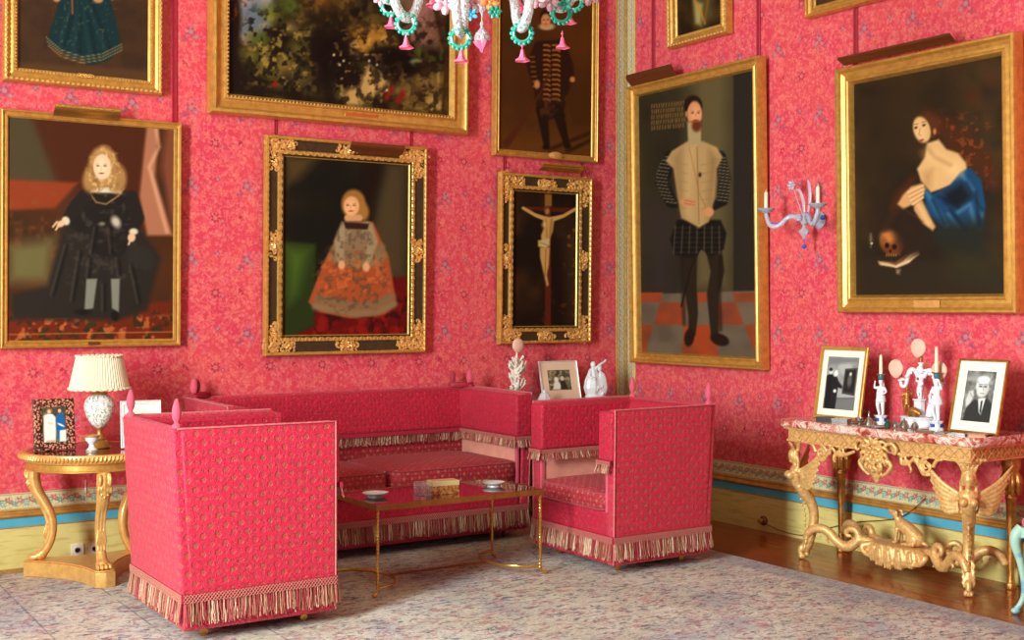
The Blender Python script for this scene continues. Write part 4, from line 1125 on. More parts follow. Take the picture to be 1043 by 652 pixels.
def knole(name, label, cat, loc, rz, W, D, H, ncush=1, flare=.01, group=None, lean=.03, seat=.50, legs=True):
    r = thing(name, label, cat, loc, rz, group)
    T = .065; xb, xf = -D/2, D/2; w = W/2; z0 = .06
    # back
    b = MB()
    b.hexa([(xb, -w, z0), (xb+T, -w, z0), (xb, w, z0), (xb+T, w, z0), (xb-lean, -w, H), (xb-lean+T, -w, H), (xb-lean, w, H), (xb-lean+T, w, H)])
    b.build('backrest', MT['damask'], r, bevel=.014, seg=3)
    for s_ in (-1, 1):
        b = MB(); y0, y1 = s_*w, s_*(w-T); f = s_*flare
        a, c = min(y0, y1), max(y0, y1)
        b.hexa([(xb+T*.6, a, z0), (xf, a, z0), (xb+T*.6, c, z0), (xf, c, z0),
                (xb+T*.6-lean, a+f, H), (xf-.004, a+f, H-.004), (xb+T*.6-lean, c+f, H), (xf-.004, c+f, H-.004)])
        o = b.build('arm', MT['damask'], r, bevel=.012, seg=3)
        # piping round the outer face
        b = MB(); yo = y0+s_*.001; yt = y0+f+s_*.001
        b.tube([(xf, yo, z0+.01), (xf-.004, yt, H-.004), (xb+T*.3-lean, yt, H)], .005, 6)
        b.build('piping', MT['piping'], o, smooth=True)
        # stuffed inner face
        b = MB(); yi = s_*(w-T); q = s_*.07
        A = [(xb+T, xf-.012)]
        za, zb = .70, H-.015
        p0, p1 = (min(yi, yi-q), max(yi, yi-q))
        fl = lambda z: f*(z-z0)/(H-z0)
        b.hexa([(xb+T*.9, p0+fl(za), za), (xf-.004, p0+fl(za), za), (xb+T*.9, p1+fl(za), za), (xf-.004, p1+fl(za), za),
                (xb+T-lean, p0+fl(zb), zb), (xf-.004, p0+fl(zb), zb), (xb+T-lean, p1+fl(zb), zb), (xf-.004, p1+fl(zb), zb)])
        b.build('arm_padding', MT['damask_in'], o, bevel=.024, seg=4)
        b = MB(); e0, e1 = yi-q, y0
        b.hexa([(xf-.03, min(e0, e1)+fl(za), za), (xf+.024, min(e0, e1)+fl(za), za), (xf-.03, max(e0, e1)+fl(za), za), (xf+.024, max(e0, e1)+fl(za), za),
                (xf-.03, min(e0, e1)+fl(zb), zb), (xf+.020, min(e0, e1)+fl(zb), zb), (xf-.03, max(e0, e1)+fl(zb), zb), (xf+.020, max(e0, e1)+fl(zb), zb)])
        b.build('arm_front_padding', MT['damask_in'], o, bevel=.018, seg=4)
        yq = yi-q+fl(za)
        pth = [(xb+T+.05, yq), (xf+.026, yq), (xf+.026, y0+fl(za))]
        if s_ > 0: pth = pth
        else: pth = pth
        # outward (towards the seat) normal must be to the right of travel
        if s_ < 0: pth = pth[::-1]
        fringe(o, pth, .625, .705, hdr=.028, seed=3+s_, name='arm_fringe', step=.005)
        b = MB(); b.box(xb+T, xf-.03, min(yi, yi-s_*.012), max(yi, yi-s_*.012), .40, .69); b.build('lining', MT['webbing'], o)
        b = MB(); b.box(xf-.034, xf-.004, min(yi, yi-s_*.022), max(yi, yi-s_*.022), .38, .66); b.build('arm_post', MT['velvet'], o, bevel=.006)
    # stuffed inner back
    yw = w-T
    b = MB()
    b.hexa([(xb+T, -yw, .70), (xb+T+.06, -yw, .70), (xb+T, yw, .70), (xb+T+.06, yw, .70),
            (xb+T-lean, -yw, H-.012), (xb+T+.045-lean, -yw, H-.012), (xb+T-lean, yw, H-.012), (xb+T+.045-lean, yw, H-.012)])
    b.build('back_padding', MT['damask_in'], r, bevel=.024, seg=4)
    fringe(r, [(xb+T+.062, yw-.05), (xb+T+.062, -yw+.05)], .61, .705, hdr=.028, seed=9, name='back_fringe', step=.005)
    b = MB(); b.box(xb+T, xb+T+.02, -yw, yw, .4, .69); b.build('back_lining', MT['damask_seat'], r)
    # seat base
    b = MB(); b.box(xb+T*.9, xf-.006, -yw, yw, z0, .385); b.build('seat_base', MT['damask_in'], r, bevel=.016, seg=3)
    cw = (2*yw)/ncush
    for k in range(ncush):
        b = MB(); y0 = -yw+cw*k+.003
        per = cushion(b, xb+T+.02, xf+.02, y0, y0+cw-.006, .388, seat, .045)
        c = b.build('seat_cushion', MT['damask_seat'], r, smooth=True, angle=60)
        b = MB()
        for z in (seat-.006, .394): b.tube([(x, y, z) for x, y in per], .0055, 6, closed=True)
        b.build('piping', MT['dkvelvet'], c, smooth=True)
    # skirt fringe
    e = .004
    fringe(r, [(xb-e, w+e), (xb-e, -w-e), (xf+e, -w-e), (xf+e, w+e)], .088, .240, closed=True, hdr=.044, seed=21, name='skirt_fringe', step=.0046)
    for sx in (xb+.13, xf-.13):
        for sy in (-w+.12, w-.12):
            b = MB(); b.tube([(sx, sy, .062), (sx, sy, .035)], .010, 8); b.lathe([(.010, -.007), (.019, -.006), (.019, .006), (.010, .007)], seg=16, M=Matrix.Translation((sx+.008, sy, .0195)) @ Matrix.Rotation(PI/2, 4, 'X'))
            b.build('caster', MT['brass'], r, smooth=True)
    return r, T
chair, T = knole('knole_armchair', 'high-sided pink damask armchair beside the gilt side table, seen from its back and side', 'armchair', (-4.060, -1.875, .012), 0, .85, .775, 1.018, 1, group=None, seat=.50, lean=.055)
for y in (.395, -.372): finial(chair, -.375-.030, y, 1.018, .138, .021)
dup(chair, (-1.482, -1.812, .012), PI, 'high-sided pink damask armchair near the room corner, its seat cushion showing', scale=(.975, .99, .965))
sofa, T = knole('knole_sofa', 'long raspberry damask sofa with fringed back, against the back wall', 'sofa', (-2.655, -.520, .012), -PI/2, 2.10, .84, 1.0, 2, flare=.035, lean=.03, seat=.53)
def cordwrap(parent, p, q, z):
    b = MB()
    for k in range(3):
        zz_ = z+.006+k*.010
        pts = []
        for i in range(24):
            a = 2*PI*i/24; cx = (p[0]+q[0])/2; cy = (p[1]+q[1])/2; L_ = math.hypot(q[0]-p[0], q[1]-p[1])/2+.026
            an = math.atan2(q[1]-p[1], q[0]-p[0]); u = math.cos(a)*L_; v = math.sin(a)*.026
            pts.append((cx+u*math.cos(an)-v*math.sin(an), cy+u*math.sin(an)+v*math.cos(an), zz_))
        b.tube(pts, .0055, 6, closed=True)
    return b.build('knotted_cord', MT['cord'], parent, smooth=True)
for s_ in (1, -1):
    finial(sofa, -.40, s_*(.93 if s_ > 0 else 1.0), 1.0, .125, .022, mat=MT['dkvelvet'], label='darker crimson finial')
    finial(sofa, -.34, s_*1.04, 1.0, .125, .022)
    cordwrap(sofa, (-.40, s_*.93), (-.34, s_*1.04), 1.0)

# ------------------------------------------------------------------ coffee table
lac = Nt('red_lacquer', .06, 0, .6); lac.set('Base Color', srgb(70, 10, 14)); lac.set('Coat Weight', 1.0)
ct = thing('coffee_table', 'low brass coffee table with a glossy dark red top between the armchairs', 'table', (-2.72, -1.672, .012))
tw, td, th = .545, .278, .505
b = MB(); b.box(-tw, tw, -td, td, th-.012, th); b.build('table_top', lac.m, ct, bevel=.002)
b = MB()
for (x0, x1, y0, y1) in ((-tw-.008, tw+.008, -td-.008, -td), (-tw-.008, tw+.008, td, td+.008), (-tw-.008, -tw, -td, td), (tw, tw+.008, -td, td)): b.box(x0, x1, y0, y1, th-.03, th+.002)
b.build('rim', MT['rim'], ct, bevel=.002)
for sx in (-1, 1):
    for sy in (-1, 1):
        b = MB(); x, y = sx*(tw-.008), sy*(td-.008)
        b.tube([(x, y, th-.03), (x, y, .03)], .0075, 8)
        pts = []
        for ph in (0, PI):
            b.tube([(x+.0065*math.cos(ph+i*.9), y+.0065*math.sin(ph+i*.9), th-.03-i*(th-.06)/80) for i in range(81)], .0042, 5)
        b.tube([(x, y, .035), (x+sx*.012, y+sy*.004, .018), (x+sx*.026, y+sy*.008, .010), (x+sx*.034, y+sy*.01, .018), (x+sx*.028, y+sy*.009, .026)], [.008, .008, .008, .007, .004], 8, sub=4)
        b.build('leg', MT['brass'], ct, smooth=True)
for sx in (-1, 1):
    b = MB(); b.tube([(sx*(tw-.012)-sx*.20*math.sin(PI*i/16), -(td-.012)*math.cos(PI*i/16), .05) for i in range(17)], .010, 8, flat=.6)
    b.build('curved_stretcher', MT['brass'], ct, smooth=True)
b = MB(); b.tube([(-tw+.21, 0, .05), (tw-.21, 0, .05)], .007, 8); b.build('stretcher', MT['bronze'], ct, smooth=True)
TZ = .012+th
def dish(name, label, x, y, z, r, h, mat, cat, group=None, base=True):
    b = MB(); b.lathe([(.001, 0), (r*.60, 0), (r*.62, h*.12), (r*.60, h*.2), (r*.80, h*.5), (r*1.04, h*.92), (r*1.04, h), (r*.97, h), (r*.76, h*.62), (r*.5, h*.42), (.001, h*.40)], seg=28)
    o = b.build(name, mat, smooth=True, angle=60); o.location = (x, y, z); return tag(o, label, cat, group)
dish('ashtray', 'small round silver ashtray on the coffee table end by the armchair seen from behind', -3.13, -1.66, TZ, .072, .024, MT['silver'], 'ashtray')
dish('ashtray', 'small round silver ashtray on the coffee table, at the end by the corner armchair', -2.345, -1.68, TZ, .066, .026, MT['silver'], 'ashtray')
# clear box with a gilt card inside
cb = thing('cigarette_box', 'small clear-sided box with gold and brown front on the coffee table', 'box', (-2.78, -1.76, TZ), -.10)
gl = glassmat('clear_acrylic', (1, .96, .96, 1), .04, .9)
b = MB(); b.box(-.13, -.125, -.045, .045, 0, .075); b.box(-.13, -.05, -.045, -.042, 0, .075); b.box(-.13, -.05, .042, .045, 0, .075); b.box(-.13, -.05, -.045, .045, 0, .004); b.build('clear_cover', gl, cb)
b = MB(); b.box(-.05, .12, -.045, .045, 0, .078); cbx = Nt('gold_brown_print', .25, 0, .5); V = cbx.obj(); zz0 = cbx.xyz(V)[2]
cc = cbx.mix(cbx.sm(cbx.noise(V, 45, 4), .4, .6), srgb(150, 74, 34), srgb(206, 150, 84)); cc = cbx.mix(cbx.sm(zz0, .048, .052), cc, srgb(222, 200, 140)); cbx.set('Base Color', cc)
b.build('box_body', cbx.m, cb, bevel=.002)

# ------------------------------------------------------------------ framed photographs
def photo_frame(label, x, y, z, rz, w, h, fw, fmat, paint, matw=0, lean=.20, name='framed_photograph', pm=None, matmat=None, th=.014, prof=None, bg=(90, 90, 90), res=(70, 90), pxy=None):
    """z = surface; the frame leans back on a strut"""
    r = thing(name, label, 'photo frame', (x, y, z), rz)
    M = Matrix.Rotation(-lean, 4, 'X')
    t = bpy.data.objects.new('leaning_frame', None)
    # parts are modelled already leaning back
    b = MB(); b.M = M
    b.frame(-w/2, w/2, 0, h, prof or [(0, 0), (0, th), (fw*.2, th*1.25), (fw*.5, th*1.0), (fw*.85, th*1.1), (fw, th*.5), (fw, 0)])
    b.build('frame', fmat, r, smooth=True, angle=35)
    b = MB(); b.M = M; b.box(-w/2+.004, w/2-.004, -.002, .004, .004, h-.004); b.build('backing', MT['bronze'], r)
    if matw:
        b = MB(); b.M = M; b.frame(-w/2+fw*.9, w/2-fw*.9, fw*.9, h-fw*.9, [(0, .002), (0, th*.5), (matw, th*.5), (matw, .002)]); b.build('mount', matmat or MT['mat'], r)
    i = fw*.9+matw
    mw = i-.002
    loc = Matrix.Translation(r.location) @ Matrix.Rotation(rz, 4, 'Z') @ M
    fn = None
    if pxy: fn = lambda X_, Z_: ((X_+w/2-mw)/(w-2*mw)*pxy[0], (h-mw-Z_)/(h-2*mw)*pxy[1])
    cv = canvas(r, -w/2+mw, w/2-mw, mw, h-mw, th*.42, res[0], res[1], paint, bg, MT['photo'], 'photo', loc=loc, pxfn=fn)
    cv.rotation_euler = (-lean, 0, 0)
    b = MB(); hz = h*.62
    p0 = M @ Vector((0, .004, hz)); L_ = h*.5
    b.hexa([(-.02, p0.y+L_*.55, 0), (.02, p0.y+L_*.55, 0), (-.02, p0.y+L_*.55+.004, 0), (.02, p0.y+L_*.55+.004, 0),
            (-.012, p0.y, p0.z), (.012, p0.y, p0.z), (-.012, p0.y+.004, p0.z), (.012, p0.y+.004, p0.z)])
    b.build('strut', MT['bronze'], r)
    return r
# in photo-local units 0..100 wide
def ph_couple(P):   # colour snapshot of a couple: cream suit and blue dress
    P.c[:] = np.array((70, 66, 50))/255; P.mottle(18, (120, 110, 80), .4, .8, 201)
    P.po([(14, 42), (30, 34), (50, 36), (62, 50), (62, 120), (60, 160), (12, 160)], (240, 226, 210), 3); P.po([(20, 150), (60, 150), (58, 160), (20, 160)], (200, 170, 140), 2)
    P.po([(66, 40), (80, 34), (96, 38), (102, 60), (98, 110), (88, 140), (74, 160), (66, 120)], (22, 92, 150), 2.5)
    P.po([(78, 110), (104, 108), (104, 160), (76, 160)], (222, 232, 214), 3); P.el(84, 86, 16, 4, (236, 236, 226), 2, 30)
    P.el(38, 22, 13, 12, (150, 96, 50), 2); P.el(80, 20, 10, 11, (70, 44, 28), 2); P.el(37, 25, 7, 9, (226, 180, 150), 1.5); P.el(80, 23, 7, 9, (222, 172, 140), 1.5); P.el(40, 76, 12, 5, (226, 190, 160), 2, 20)
def ph_group(P):
    P.c[:] = np.array((88, 92, 78))/255; P.mottle(16, (140, 140, 120), .4, .75, 211); P.mottle(12, (40, 44, 36), .5, .75, 212)
    for x, y, c in ((24, 40, (70, 70, 60)), (50, 34, (226, 224, 204)), (74, 40, (50, 52, 44)), (40, 62, (214, 210, 190))):
        P.po([(x-13, y+50), (x-10, y+6), (x+10, y+6), (x+13, y+50)], c, 2); P.el(x, y-4, 7, 9, (206, 196, 172), 1.5); P.el(x, y-12, 7, 5, (50, 44, 36), 1.5)
def ph_gallery(P):   # black and white: two people before a hung picture
    P.c[:] = np.array((168, 166, 160))/255; P.mottle(30, (130, 130, 126), .4, .8, 221); P.po([(0, 0), (100, 0), (100, 16), (0, 26)], (116, 116, 112), 4, .7)
    P.po([(0, 120), (100, 112), (100, 150), (0, 150)], (110, 110, 106), 3); P.st([(0, 122), (100, 114)], 1, (70, 70, 68), 1)
    P.po([(58, 34), (96, 30), (96, 108), (56, 104)], (62, 60, 56), 1.5); P.po([(62, 40), (92, 36), (92, 100), (60, 98)], (34, 32, 30), 1.5)
    P.el(76, 66, 7, 18, (90, 86, 78), 3); P.el(77, 48, 4, 5, (196, 190, 176), 1.5)
    P.po([(2, 56), (16, 48), (28, 60), (30, 150), (4, 150)], (24, 24, 24), 2); P.po([(20, 60), (34, 56), (42, 70), (56, 84), (54, 90), (42, 88), (40, 150), (22, 150)], (30, 30, 30), 2)
    P.el(14, 44, 6, 8, (206, 202, 194), 1.5); P.el(13, 38, 6, 5, (40, 40, 40), 1.5); P.el(31, 48, 6, 9, (222, 218, 210), 1.5); P.el(33, 98, 5, 5, (214, 210, 204), 1.5)
def ph_man(P):   # black and white portrait of a suited man
    P.c[:] = np.array((104, 102, 96))/255; P.mottle(26, (150, 148, 140), .4, .8, 231); P.mottle(18, (60, 58, 54), .5, .8, 232, .7)
    P.po([(8, 150), (14, 104), (40, 84), (58, 92), (78, 78), (100, 96), (100, 150)], (48, 47, 44), 3)
    P.po([(50, 82), (74, 78), (66, 128), (58, 120)], (226, 224, 216), 2); P.po([(60, 88), (66, 86), (66, 126), (60, 118)], (34, 34, 34), 1.5)
    P.el(60, 50, 20, 28, (196, 192, 184), 3); P.el(60, 26, 21, 11, (226, 224, 218), 3); P.el(40, 44, 4, 10, (214, 212, 206), 2); P.el(54, 60, 12, 14, (216, 212, 204), 5)
    for x in (52, 68): P.el(x, 46, 5, 2.2, (66, 64, 60), 1.4); P.st([(x-5, 40), (x+5, 40)], .8, (90, 88, 84), 1)
    P.st([(60, 46), (63, 58)], 1, (140, 138, 132), 1.4); P.st([(54, 66), (66, 66)], 1, (100, 90, 86), 1.2)
    P.po([(8, 92), (16, 62), (30, 58), (34, 74), (26, 96), (14, 110)], (200, 196, 188), 2.5); P.st([(20, 66), (30, 78)], 1, (120, 116, 110), 1.2)
def ph_pale(P):
    P.c[:] = np.array((226, 222, 200))/255; P.mottle(20, (196, 196, 170), .45, .8, 241); P.po([(10, 90), (90, 90), (90, 140), (10, 140)], (120, 116, 90), 6)
    for x in (30, 52, 72): P.el(x, 84, 7, 9, (206, 160, 120), 2); P.po([(x-10, 130), (x-9, 92), (x+9, 92), (x+10, 130)], (216, 206, 150), 2)
    P.el(50, 40, 20, 6, (200, 130, 96), 4, 0, .5)
def ph_old(P):
    P.c[:] = np.array((110, 96, 70))/255; P.mottle(20, (60, 52, 40), .4, .8, 251); P.mottle(12, (170, 150, 110), .5, .8, 252)
    P.el(36, 40, 9, 11, (220, 214, 196), 2); P.po([(16, 80), (28, 48), (46, 48), (60, 80)], (216, 212, 198), 3); P.el(62, 36, 8, 10, (200, 186, 156), 2); P.po([(50, 80), (56, 46), (72, 46), (84, 80)], (50, 42, 30), 3)

# ------------------------------------------------------------------ round gilt side table
GT = (-4.42, -.505, .0125)
gt = thing('side_table', 'round gilt tripod side table under the white-shaded lamp, left of the armchair', 'table', GT)
top = Nt('dark_table_top', .08, 0, .5); top.set('Base Color', top.mix(top.noise(top.obj(), 18, 4), srgb(48, 16, 12), srgb(110, 40, 26)))
b = MB(); b.lathe([(.001, .735), (.372, .735), (.376, .742), (.374, .748), (.001, .748)], seg=64); b.build('table_top', top.m, gt, smooth=True)
b = MB(); b.lathe([(.30, .695), (.378, .695), (.388, .703), (.396, .722), (.398, .735), (.392, .748), (.374, .750), (.30, .734)], seg=64)
for k in range(110):
    a = 2*PI*k/110; b.tube([(.388*math.cos(a), .388*math.sin(a), .706), (.402*math.cos(a+.02), .402*math.sin(a+.02), .722), (.398*math.cos(a+.035), .398*math.sin(a+.035), .741)], [.004, .008, .005], 5)
b.build('gadrooned_rim', MT['goldb'], gt, smooth=True)
b = MB(); b.lathe([(.30, .645), (.362, .645), (.372, .650), (.372, .655), (.366, .660), (.366, .69), (.372, .696), (.30, .70)], seg=64); b.build('apron', MT['gold'], gt, smooth=True, angle=35)
# concave triangular plinth
pl = []
ang = [-93, 147, 27]
for k in range(3):
    a0 = math.radians(ang[k]); a1 = math.radians(ang[(k+1) % 3])
    if a1 > a0: a1 -= 2*PI
    c0 = (.385*math.cos(a0), .385*math.sin(a0)); c1 = (.385*math.cos(a1), .385*math.sin(a1))
    t0 = (-math.sin(a0), math.cos(a0))
    for q in (.055, 0, -.055): pl.append((c0[0]+t0[0]*q+math.cos(a0)*(.018 if q == 0 else 0), c0[1]+t0[1]*q+math.sin(a0)*(.018 if q == 0 else 0)))
    t1 = (-math.sin(a1), math.cos(a1)); s0 = pl[-1]; e0 = (c1[0]+t1[0]*.055, c1[1]+t1[1]*.055)
    for i in range(1, 10):
        t = i/10; m = ((s0[0]+e0[0])/2*.42, (s0[1]+e0[1])/2*.42)
        pl.append(((1-t)**2*s0[0]+2*t*(1-t)*m[0]+t*t*e0[0], (1-t)**2*s0[1]+2*t*(1-t)*m[1]+t*t*e0[1]))
pl = pl[::-1]
b = MB(); b.prism(pl, .0, .085); b.prism([(x*.93, y*.93) for x, y in pl], .085, .092)
b.build('plinth', MT['goldb'], gt, bevel=.004)
for k, a in enumerate(ang):
    M = Matrix.Rotation(math.radians(a), 4, 'Z')
    b = MB()
    P_ = [(.335, 0, .645), (.345, 0, .58), (.325, 0, .50), (.275, 0, .42), (.238, 0, .34), (.232, 0, .26), (.25, 0, .19), (.285, 0, .135), (.31, 0, .11)]
    b.tube(P_, [.036, .038, .034, .029, .026, .024, .024, .028, .032], 10, M=M, sub=4, flat=1.15)
    for dy in (-.018, 0, .018):   # fluting ribs
        b.tube([(p[0]+.028, dy, p[2]) for p in P_[2:7]], .007, 6, M=M, sub=3)
    for s_ in (-1, 1): b.tube(spiral((.352, .60), .04, .006, PI/2, -1.3, 20, 'xz', s_*.028), [.009]*21, 6, M=M)
    for q in range(5):             # acanthus on the shoulder
        b.tube([(.335+.0*q, (q-2)*.013, .62), (.372, (q-2)*.017, .57-.01*abs(q-2)), (.358, (q-2)*.016, .52+.012*abs(q-2)), (.372, (q-2)*.018, .50+.014*abs(q-2))], [.006, .010, .008, .004], 6, M=M, sub=3)
        b.tube([(.268, (q-2)*.010, .30), (.276, (q-2)*.013, .24), (.272, (q-2)*.011, .22)], [.004, .007, .003], 6, M=M)
    for q in range(4): b.ell((.345-.004*abs(q-1.5), (q-1.5)*.022, .108), (.034, .012, .018), 8, M=M)   # paw
    b.ell((.305, 0, .118), (.04, .042, .03), 10, M=M)
    b.build('leg', MT['goldb'], gt, remesh=.0042)

ZT = .7625
# lamp
lp = thing('table_lamp', 'table lamp with floral porcelain body and pleated cream shade on the gilt side table', 'lamp', (-4.375, -.50, ZT))
b = MB(); b.box(-.052, .052, -.052, .052, 0, .016); b.box(-.046, .046, -.046, .046, .016, .028); b.box(-.038, .038, -.038, .038, .028, .046)
b.lathe([(.030, .046), (.034, .056), (.022, .066), (.014, .082), (.013, .10), (.02, .112), (.026, .12)], seg=24); b.build('base', MT['gold'], lp, bevel=.002)
b = MB(); b.lathe([(.018, .118), (.03, .122), (.052, .145), (.074, .185), (.086, .225), (.088, .255), (.080, .285), (.064, .305), (.045, .315), (.034, .318)], seg=40); b.build('porcelain_body', porcelain_floral(), lp, smooth=True)
b = MB(); b.lathe([(.034, .316), (.05, .322), (.045, .33), (.022, .336), (.012, .34), (.010, .37), (.001, .37)], seg=24); b.build('collar', MT['gold'], lp, smooth=True)
b = MB(); n = 64; z0, z1 = .350, .545
prof = [(.172, z0), (.170, z0+.006), (.150, z0+.1), (.131, z1-.004), (.130, z1)]
vs = []
for k in range(n*2):
    a = PI*k/n; w_ = 1+.018*(1 if k % 2 else -1)
    for r_, z in prof: vs.append((r_*w_*math.cos(a), r_*w_*math.sin(a), z))
for k in range(n*2):
    a = PI*k/n
    for r_, z in prof: vs.append(((r_-.004)*math.cos(a), (r_-.004)*math.sin(a), z))
m = len(prof); N2 = n*2
fs = [(k*m+i, ((k+1) % N2)*m+i, ((k+1) % N2)*m+i+1, k*m+i+1) for k in range(N2) for i in range(m-1)]
fs += [((N2+k)*m+i, (N2+k)*m+i+1, (N2+(k+1) % N2)*m+i+1, (N2+(k+1) % N2)*m+i) for k in range(N2) for i in range(m-1)]
for k in range(N2): q = (k+1) % N2; fs.append((k*m, (N2+k)*m, (N2+q)*m, q*m)); fs.append((k*m+m-1, q*m+m-1, (N2+q)*m+m-1, (N2+k)*m+m-1))
b.add(vs, fs); sh = b.build('lamp_shade', MT['shade'], lp, smooth=True, angle=60)
b = MB()
for z, r_, rad in ((z0+.002, .173, .007), (z1, .131, .006)):
    b.tube([((r_+.004*math.sin(a*34))*math.cos(a), (r_+.004*math.sin(a*34))*math.sin(a), z+.003*math.cos(a*27)) for a in [2*PI*i/240 for i in range(240)]], rad, 6, closed=True)
b.build('ruffle', MT['shade'], sh, smooth=True)
b = MB(); b.tube([(-.13, 0, z1-.02), (.13, 0, z1-.02)], .002, 5); b.tube([(0, -.13, z1-.02), (0, .13, z1-.02)], .002, 5); b.tube([(0, 0, .36), (0, 0, z1-.02)], .003, 6); b.build('shade_carrier', MT['brass'], lp, smooth=True)

photo_frame('colour photo of a couple in a black and pink mottled frame on the side table', -4.632, -.50, ZT, .10, .235, .30, .048, weave('mottled_frame', (206, 132, 100), (58, 26, 18), 75), ph_couple, lean=.12, prof=[(0, 0), (0, .02), (.006, .026), (.034, .026), (.036, .018), (.048, .016), (.048, 0)], pxy=(110, 165), res=(50, 70), th=.024)
photo_frame('silver framed photograph half hidden behind the pink armchair', -4.170, -.655, ZT, -.20, .235, .285, .024, MT['silver'], ph_pale, lean=.28, pxy=(100, 140), res=(40, 50), matw=.012)
g = thing('small_urn', 'small white and gold footed cup in front of the porcelain lamp', 'urn', (-4.462, -.672, ZT))
b = MB(); b.lathe([(.001, 0), (.034, 0), (.035, .008), (.018, .022), (.014, .038), (.024, .052), (.036, .066), (.040, .086), (.044, .09), (.040, .092), (.034, .086), (.001, .07)], seg=28)
b.build('cup', MT['white'], g, smooth=True)
b = MB(); b.lathe([(.041, .084), (.048, .088), (.049, .094), (.041, .096)], seg=28); b.lathe([(.033, .004), (.037, .004), (.037, .010), (.031, .011)], seg=28)
for s_ in (-1, 1): b.tube([(s_*.038, 0, .088), (s_*.060, 0, .09), (s_*.056, 0, .068), (s_*.036, 0, .064)], .004, 6, sub=4)
b.build('gilt_trim', MT['gold'], g, smooth=True)

# ------------------------------------------------------------------ wall outlets
def outlet(label, x, y, z, rz, s=.078):
    r = thing('power_outlet', label, 'power outlet', (x, y, z), rz)
    b = MB(); b.box(-s/2, s/2, -.012, 0, -s/2, s/2); b.build('cover_plate', MT['plate'], r, bevel=.003)
    b = MB(); b.lathe([(.021, .0), (.023, .001), (.023, .004), (.018, .004), (.018, .001)], seg=24, M=Matrix.Translation((0, -.011, 0)) @ Matrix.Rotation(PI/2, 4, 'X')); b.build('socket_ring', MT['plate'], r, smooth=True)
    b = MB()
    for s_ in (-1, 1): b.tube([(s_*.009, -.0105, 0), (s_*.009, -.0125, 0)], .003, 8)
    b.box(-.016, .016, -.0128, -.0118, -.011, .011); b.build('socket_holes', MT['black'], r)
outlet('whole square outlet on the yellow baseboard, between two legs of the side table', -4.388, -.016, .075, 0); outlet('square outlet on the yellow baseboard, partly behind a leg of the side table', -4.282, -.016, .073, 0)
r = thing('wall_socket', 'round brown socket on the baseboard between corner armchair and console table', 'power outlet', (-.016, -1.60, .075), -PI/2)
b = MB(); b.lathe([(.001, 0), (.034, 0), (.034, .014), (.026, .022), (.001, .022)], seg=24, M=Matrix.Rotation(PI/2, 4, 'X')); b.build('cover', MT['bronze'], r, smooth=True)
b = MB(); b.lathe([(.001, 0), (.018, 0), (.016, .03), (.001, .032)], seg=16, M=Matrix.Translation((0, -.022, 0)) @ Matrix.Rotation(PI/2, 4, 'X')); b.build('plug', MT['gold'], r, smooth=True)
b = MB(); b.tube([(-.05, -1.62, .07), (-.035, -1.80, .03), (-.03, -2.0, .035), (-.03, -2.2, .11), (-.03, -2.45, .19), (-.028, -2.8, .27), (-.028, -3.0, .42)], .003, 6, sub=5)
o = b.build('power_cable', MT['bronze'], smooth=True); tag(o, 'thin brown cable running up from the socket behind the console table', 'cable')
b = MB(); b.tube([(0, 0, 0), (0, -.002, .05)], .0025, 6); b.tube([(0, -.002, .0), (0, -.004, -.035)], [.006, .004], 8); b.tube([(0, -.003, -.03), (.002, -.003, -.10), (.004, -.003, -.18)], .0012, 5)
o = b.build('bell_pull', MT['silver'], smooth=True); o.location = (-4.335, -.008, .46); tag(o, 'tiny hook with a thread on the wall above the floral border, under the side table', 'hook')
def pxX(px, X_):
    s_ = (px-521.5)/CF; d = (X_-CC[0])/(FW[0]+RT[0]*s_); return (X_, CC[1]+(FW[1]+RT[1]*s_)*d)
def pxY(px, Y_):
    s_ = (px-521.5)/CF; d = (Y_-CC[1])/(FW[1]+RT[1]*s_); return (CC[0]+(FW[0]+RT[0]*s_)*d, Y_)
def pxat(px, depth, y=None):
    s_ = (px-521.5)/CF
    return (CC[0]+(FW[0]+RT[0]*s_)*depth, CC[1]+(FW[1]+RT[1]*s_)*depth)
# ------------------------------------------------------------------ gilt console table
KZ = 0
kt = thing('console_table', 'carved gilt console table with red marble top, winged bust legs and a seated dog', 'table', (-.012, -3.04, 0), -PI/2)
b = MB()
def rrect(x0, x1, y0, y1, r, n=6):
    out = []
    for cx, cy, a in ((x1-r, y1-.001, None), (x0+r, y1-.001, None)): pass
    out += [(x1, y1), (x0, y1)]
    for i in range(n+1): a = PI+PI/2*i/n; out.append((x0+r+r*math.cos(a), y0+r+r*math.sin(a)))
    out += [(x0+.32, y0-.012), (x0+.42, y0-.03), (x1-.42, y0-.03), (x1-.32, y0-.012)]
    for i in range(n+1): a = 1.5*PI+PI/2*i/n; out.append((x1-r+r*math.cos(a), y0+r+r*math.sin(a)))
    return out
b.prism(rrect(-.735, .735, -.585, -.035, .05), .836, .889); b.build('marble_top', MT['marble'], kt, bevel=.016, seg=4)
b = MB()
b.box(-.675, .675, -.545, -.05, .756, .828); b.box(-.70, .70, -.565, -.04, .826, .837); b.box(-.685, .685, -.553, -.045, .748, .758)
def lattice(p0, p1, nrm, z0, z1, n):
    p0 = Vector(p0); p1 = Vector(p1); d = (p1-p0)/n; o = Vector(nrm)*.004
    for i in range(n):
        for k in (0, 1):
            a = p0+d*(i+k)+o; c = p0+d*(i+1-k)+o
            b.tube([(a.x, a.y, z0), (c.x, c.y, z1)], .0045, 5)
        m = p0+d*(i+.5)+o
        b.ell((m.x, m.y, (z0+z1)/2), .008, 6)
lattice((-.675, -.545, 0), (.675, -.545, 0), (0, -1, 0), .759, .826, 19)
lattice((.675, -.545, 0), (.675, -.06, 0), (1, 0, 0), .759, .826, 7); lattice((-.675, -.545, 0), (-.675, -.06, 0), (-1, 0, 0), .759, .826, 7)
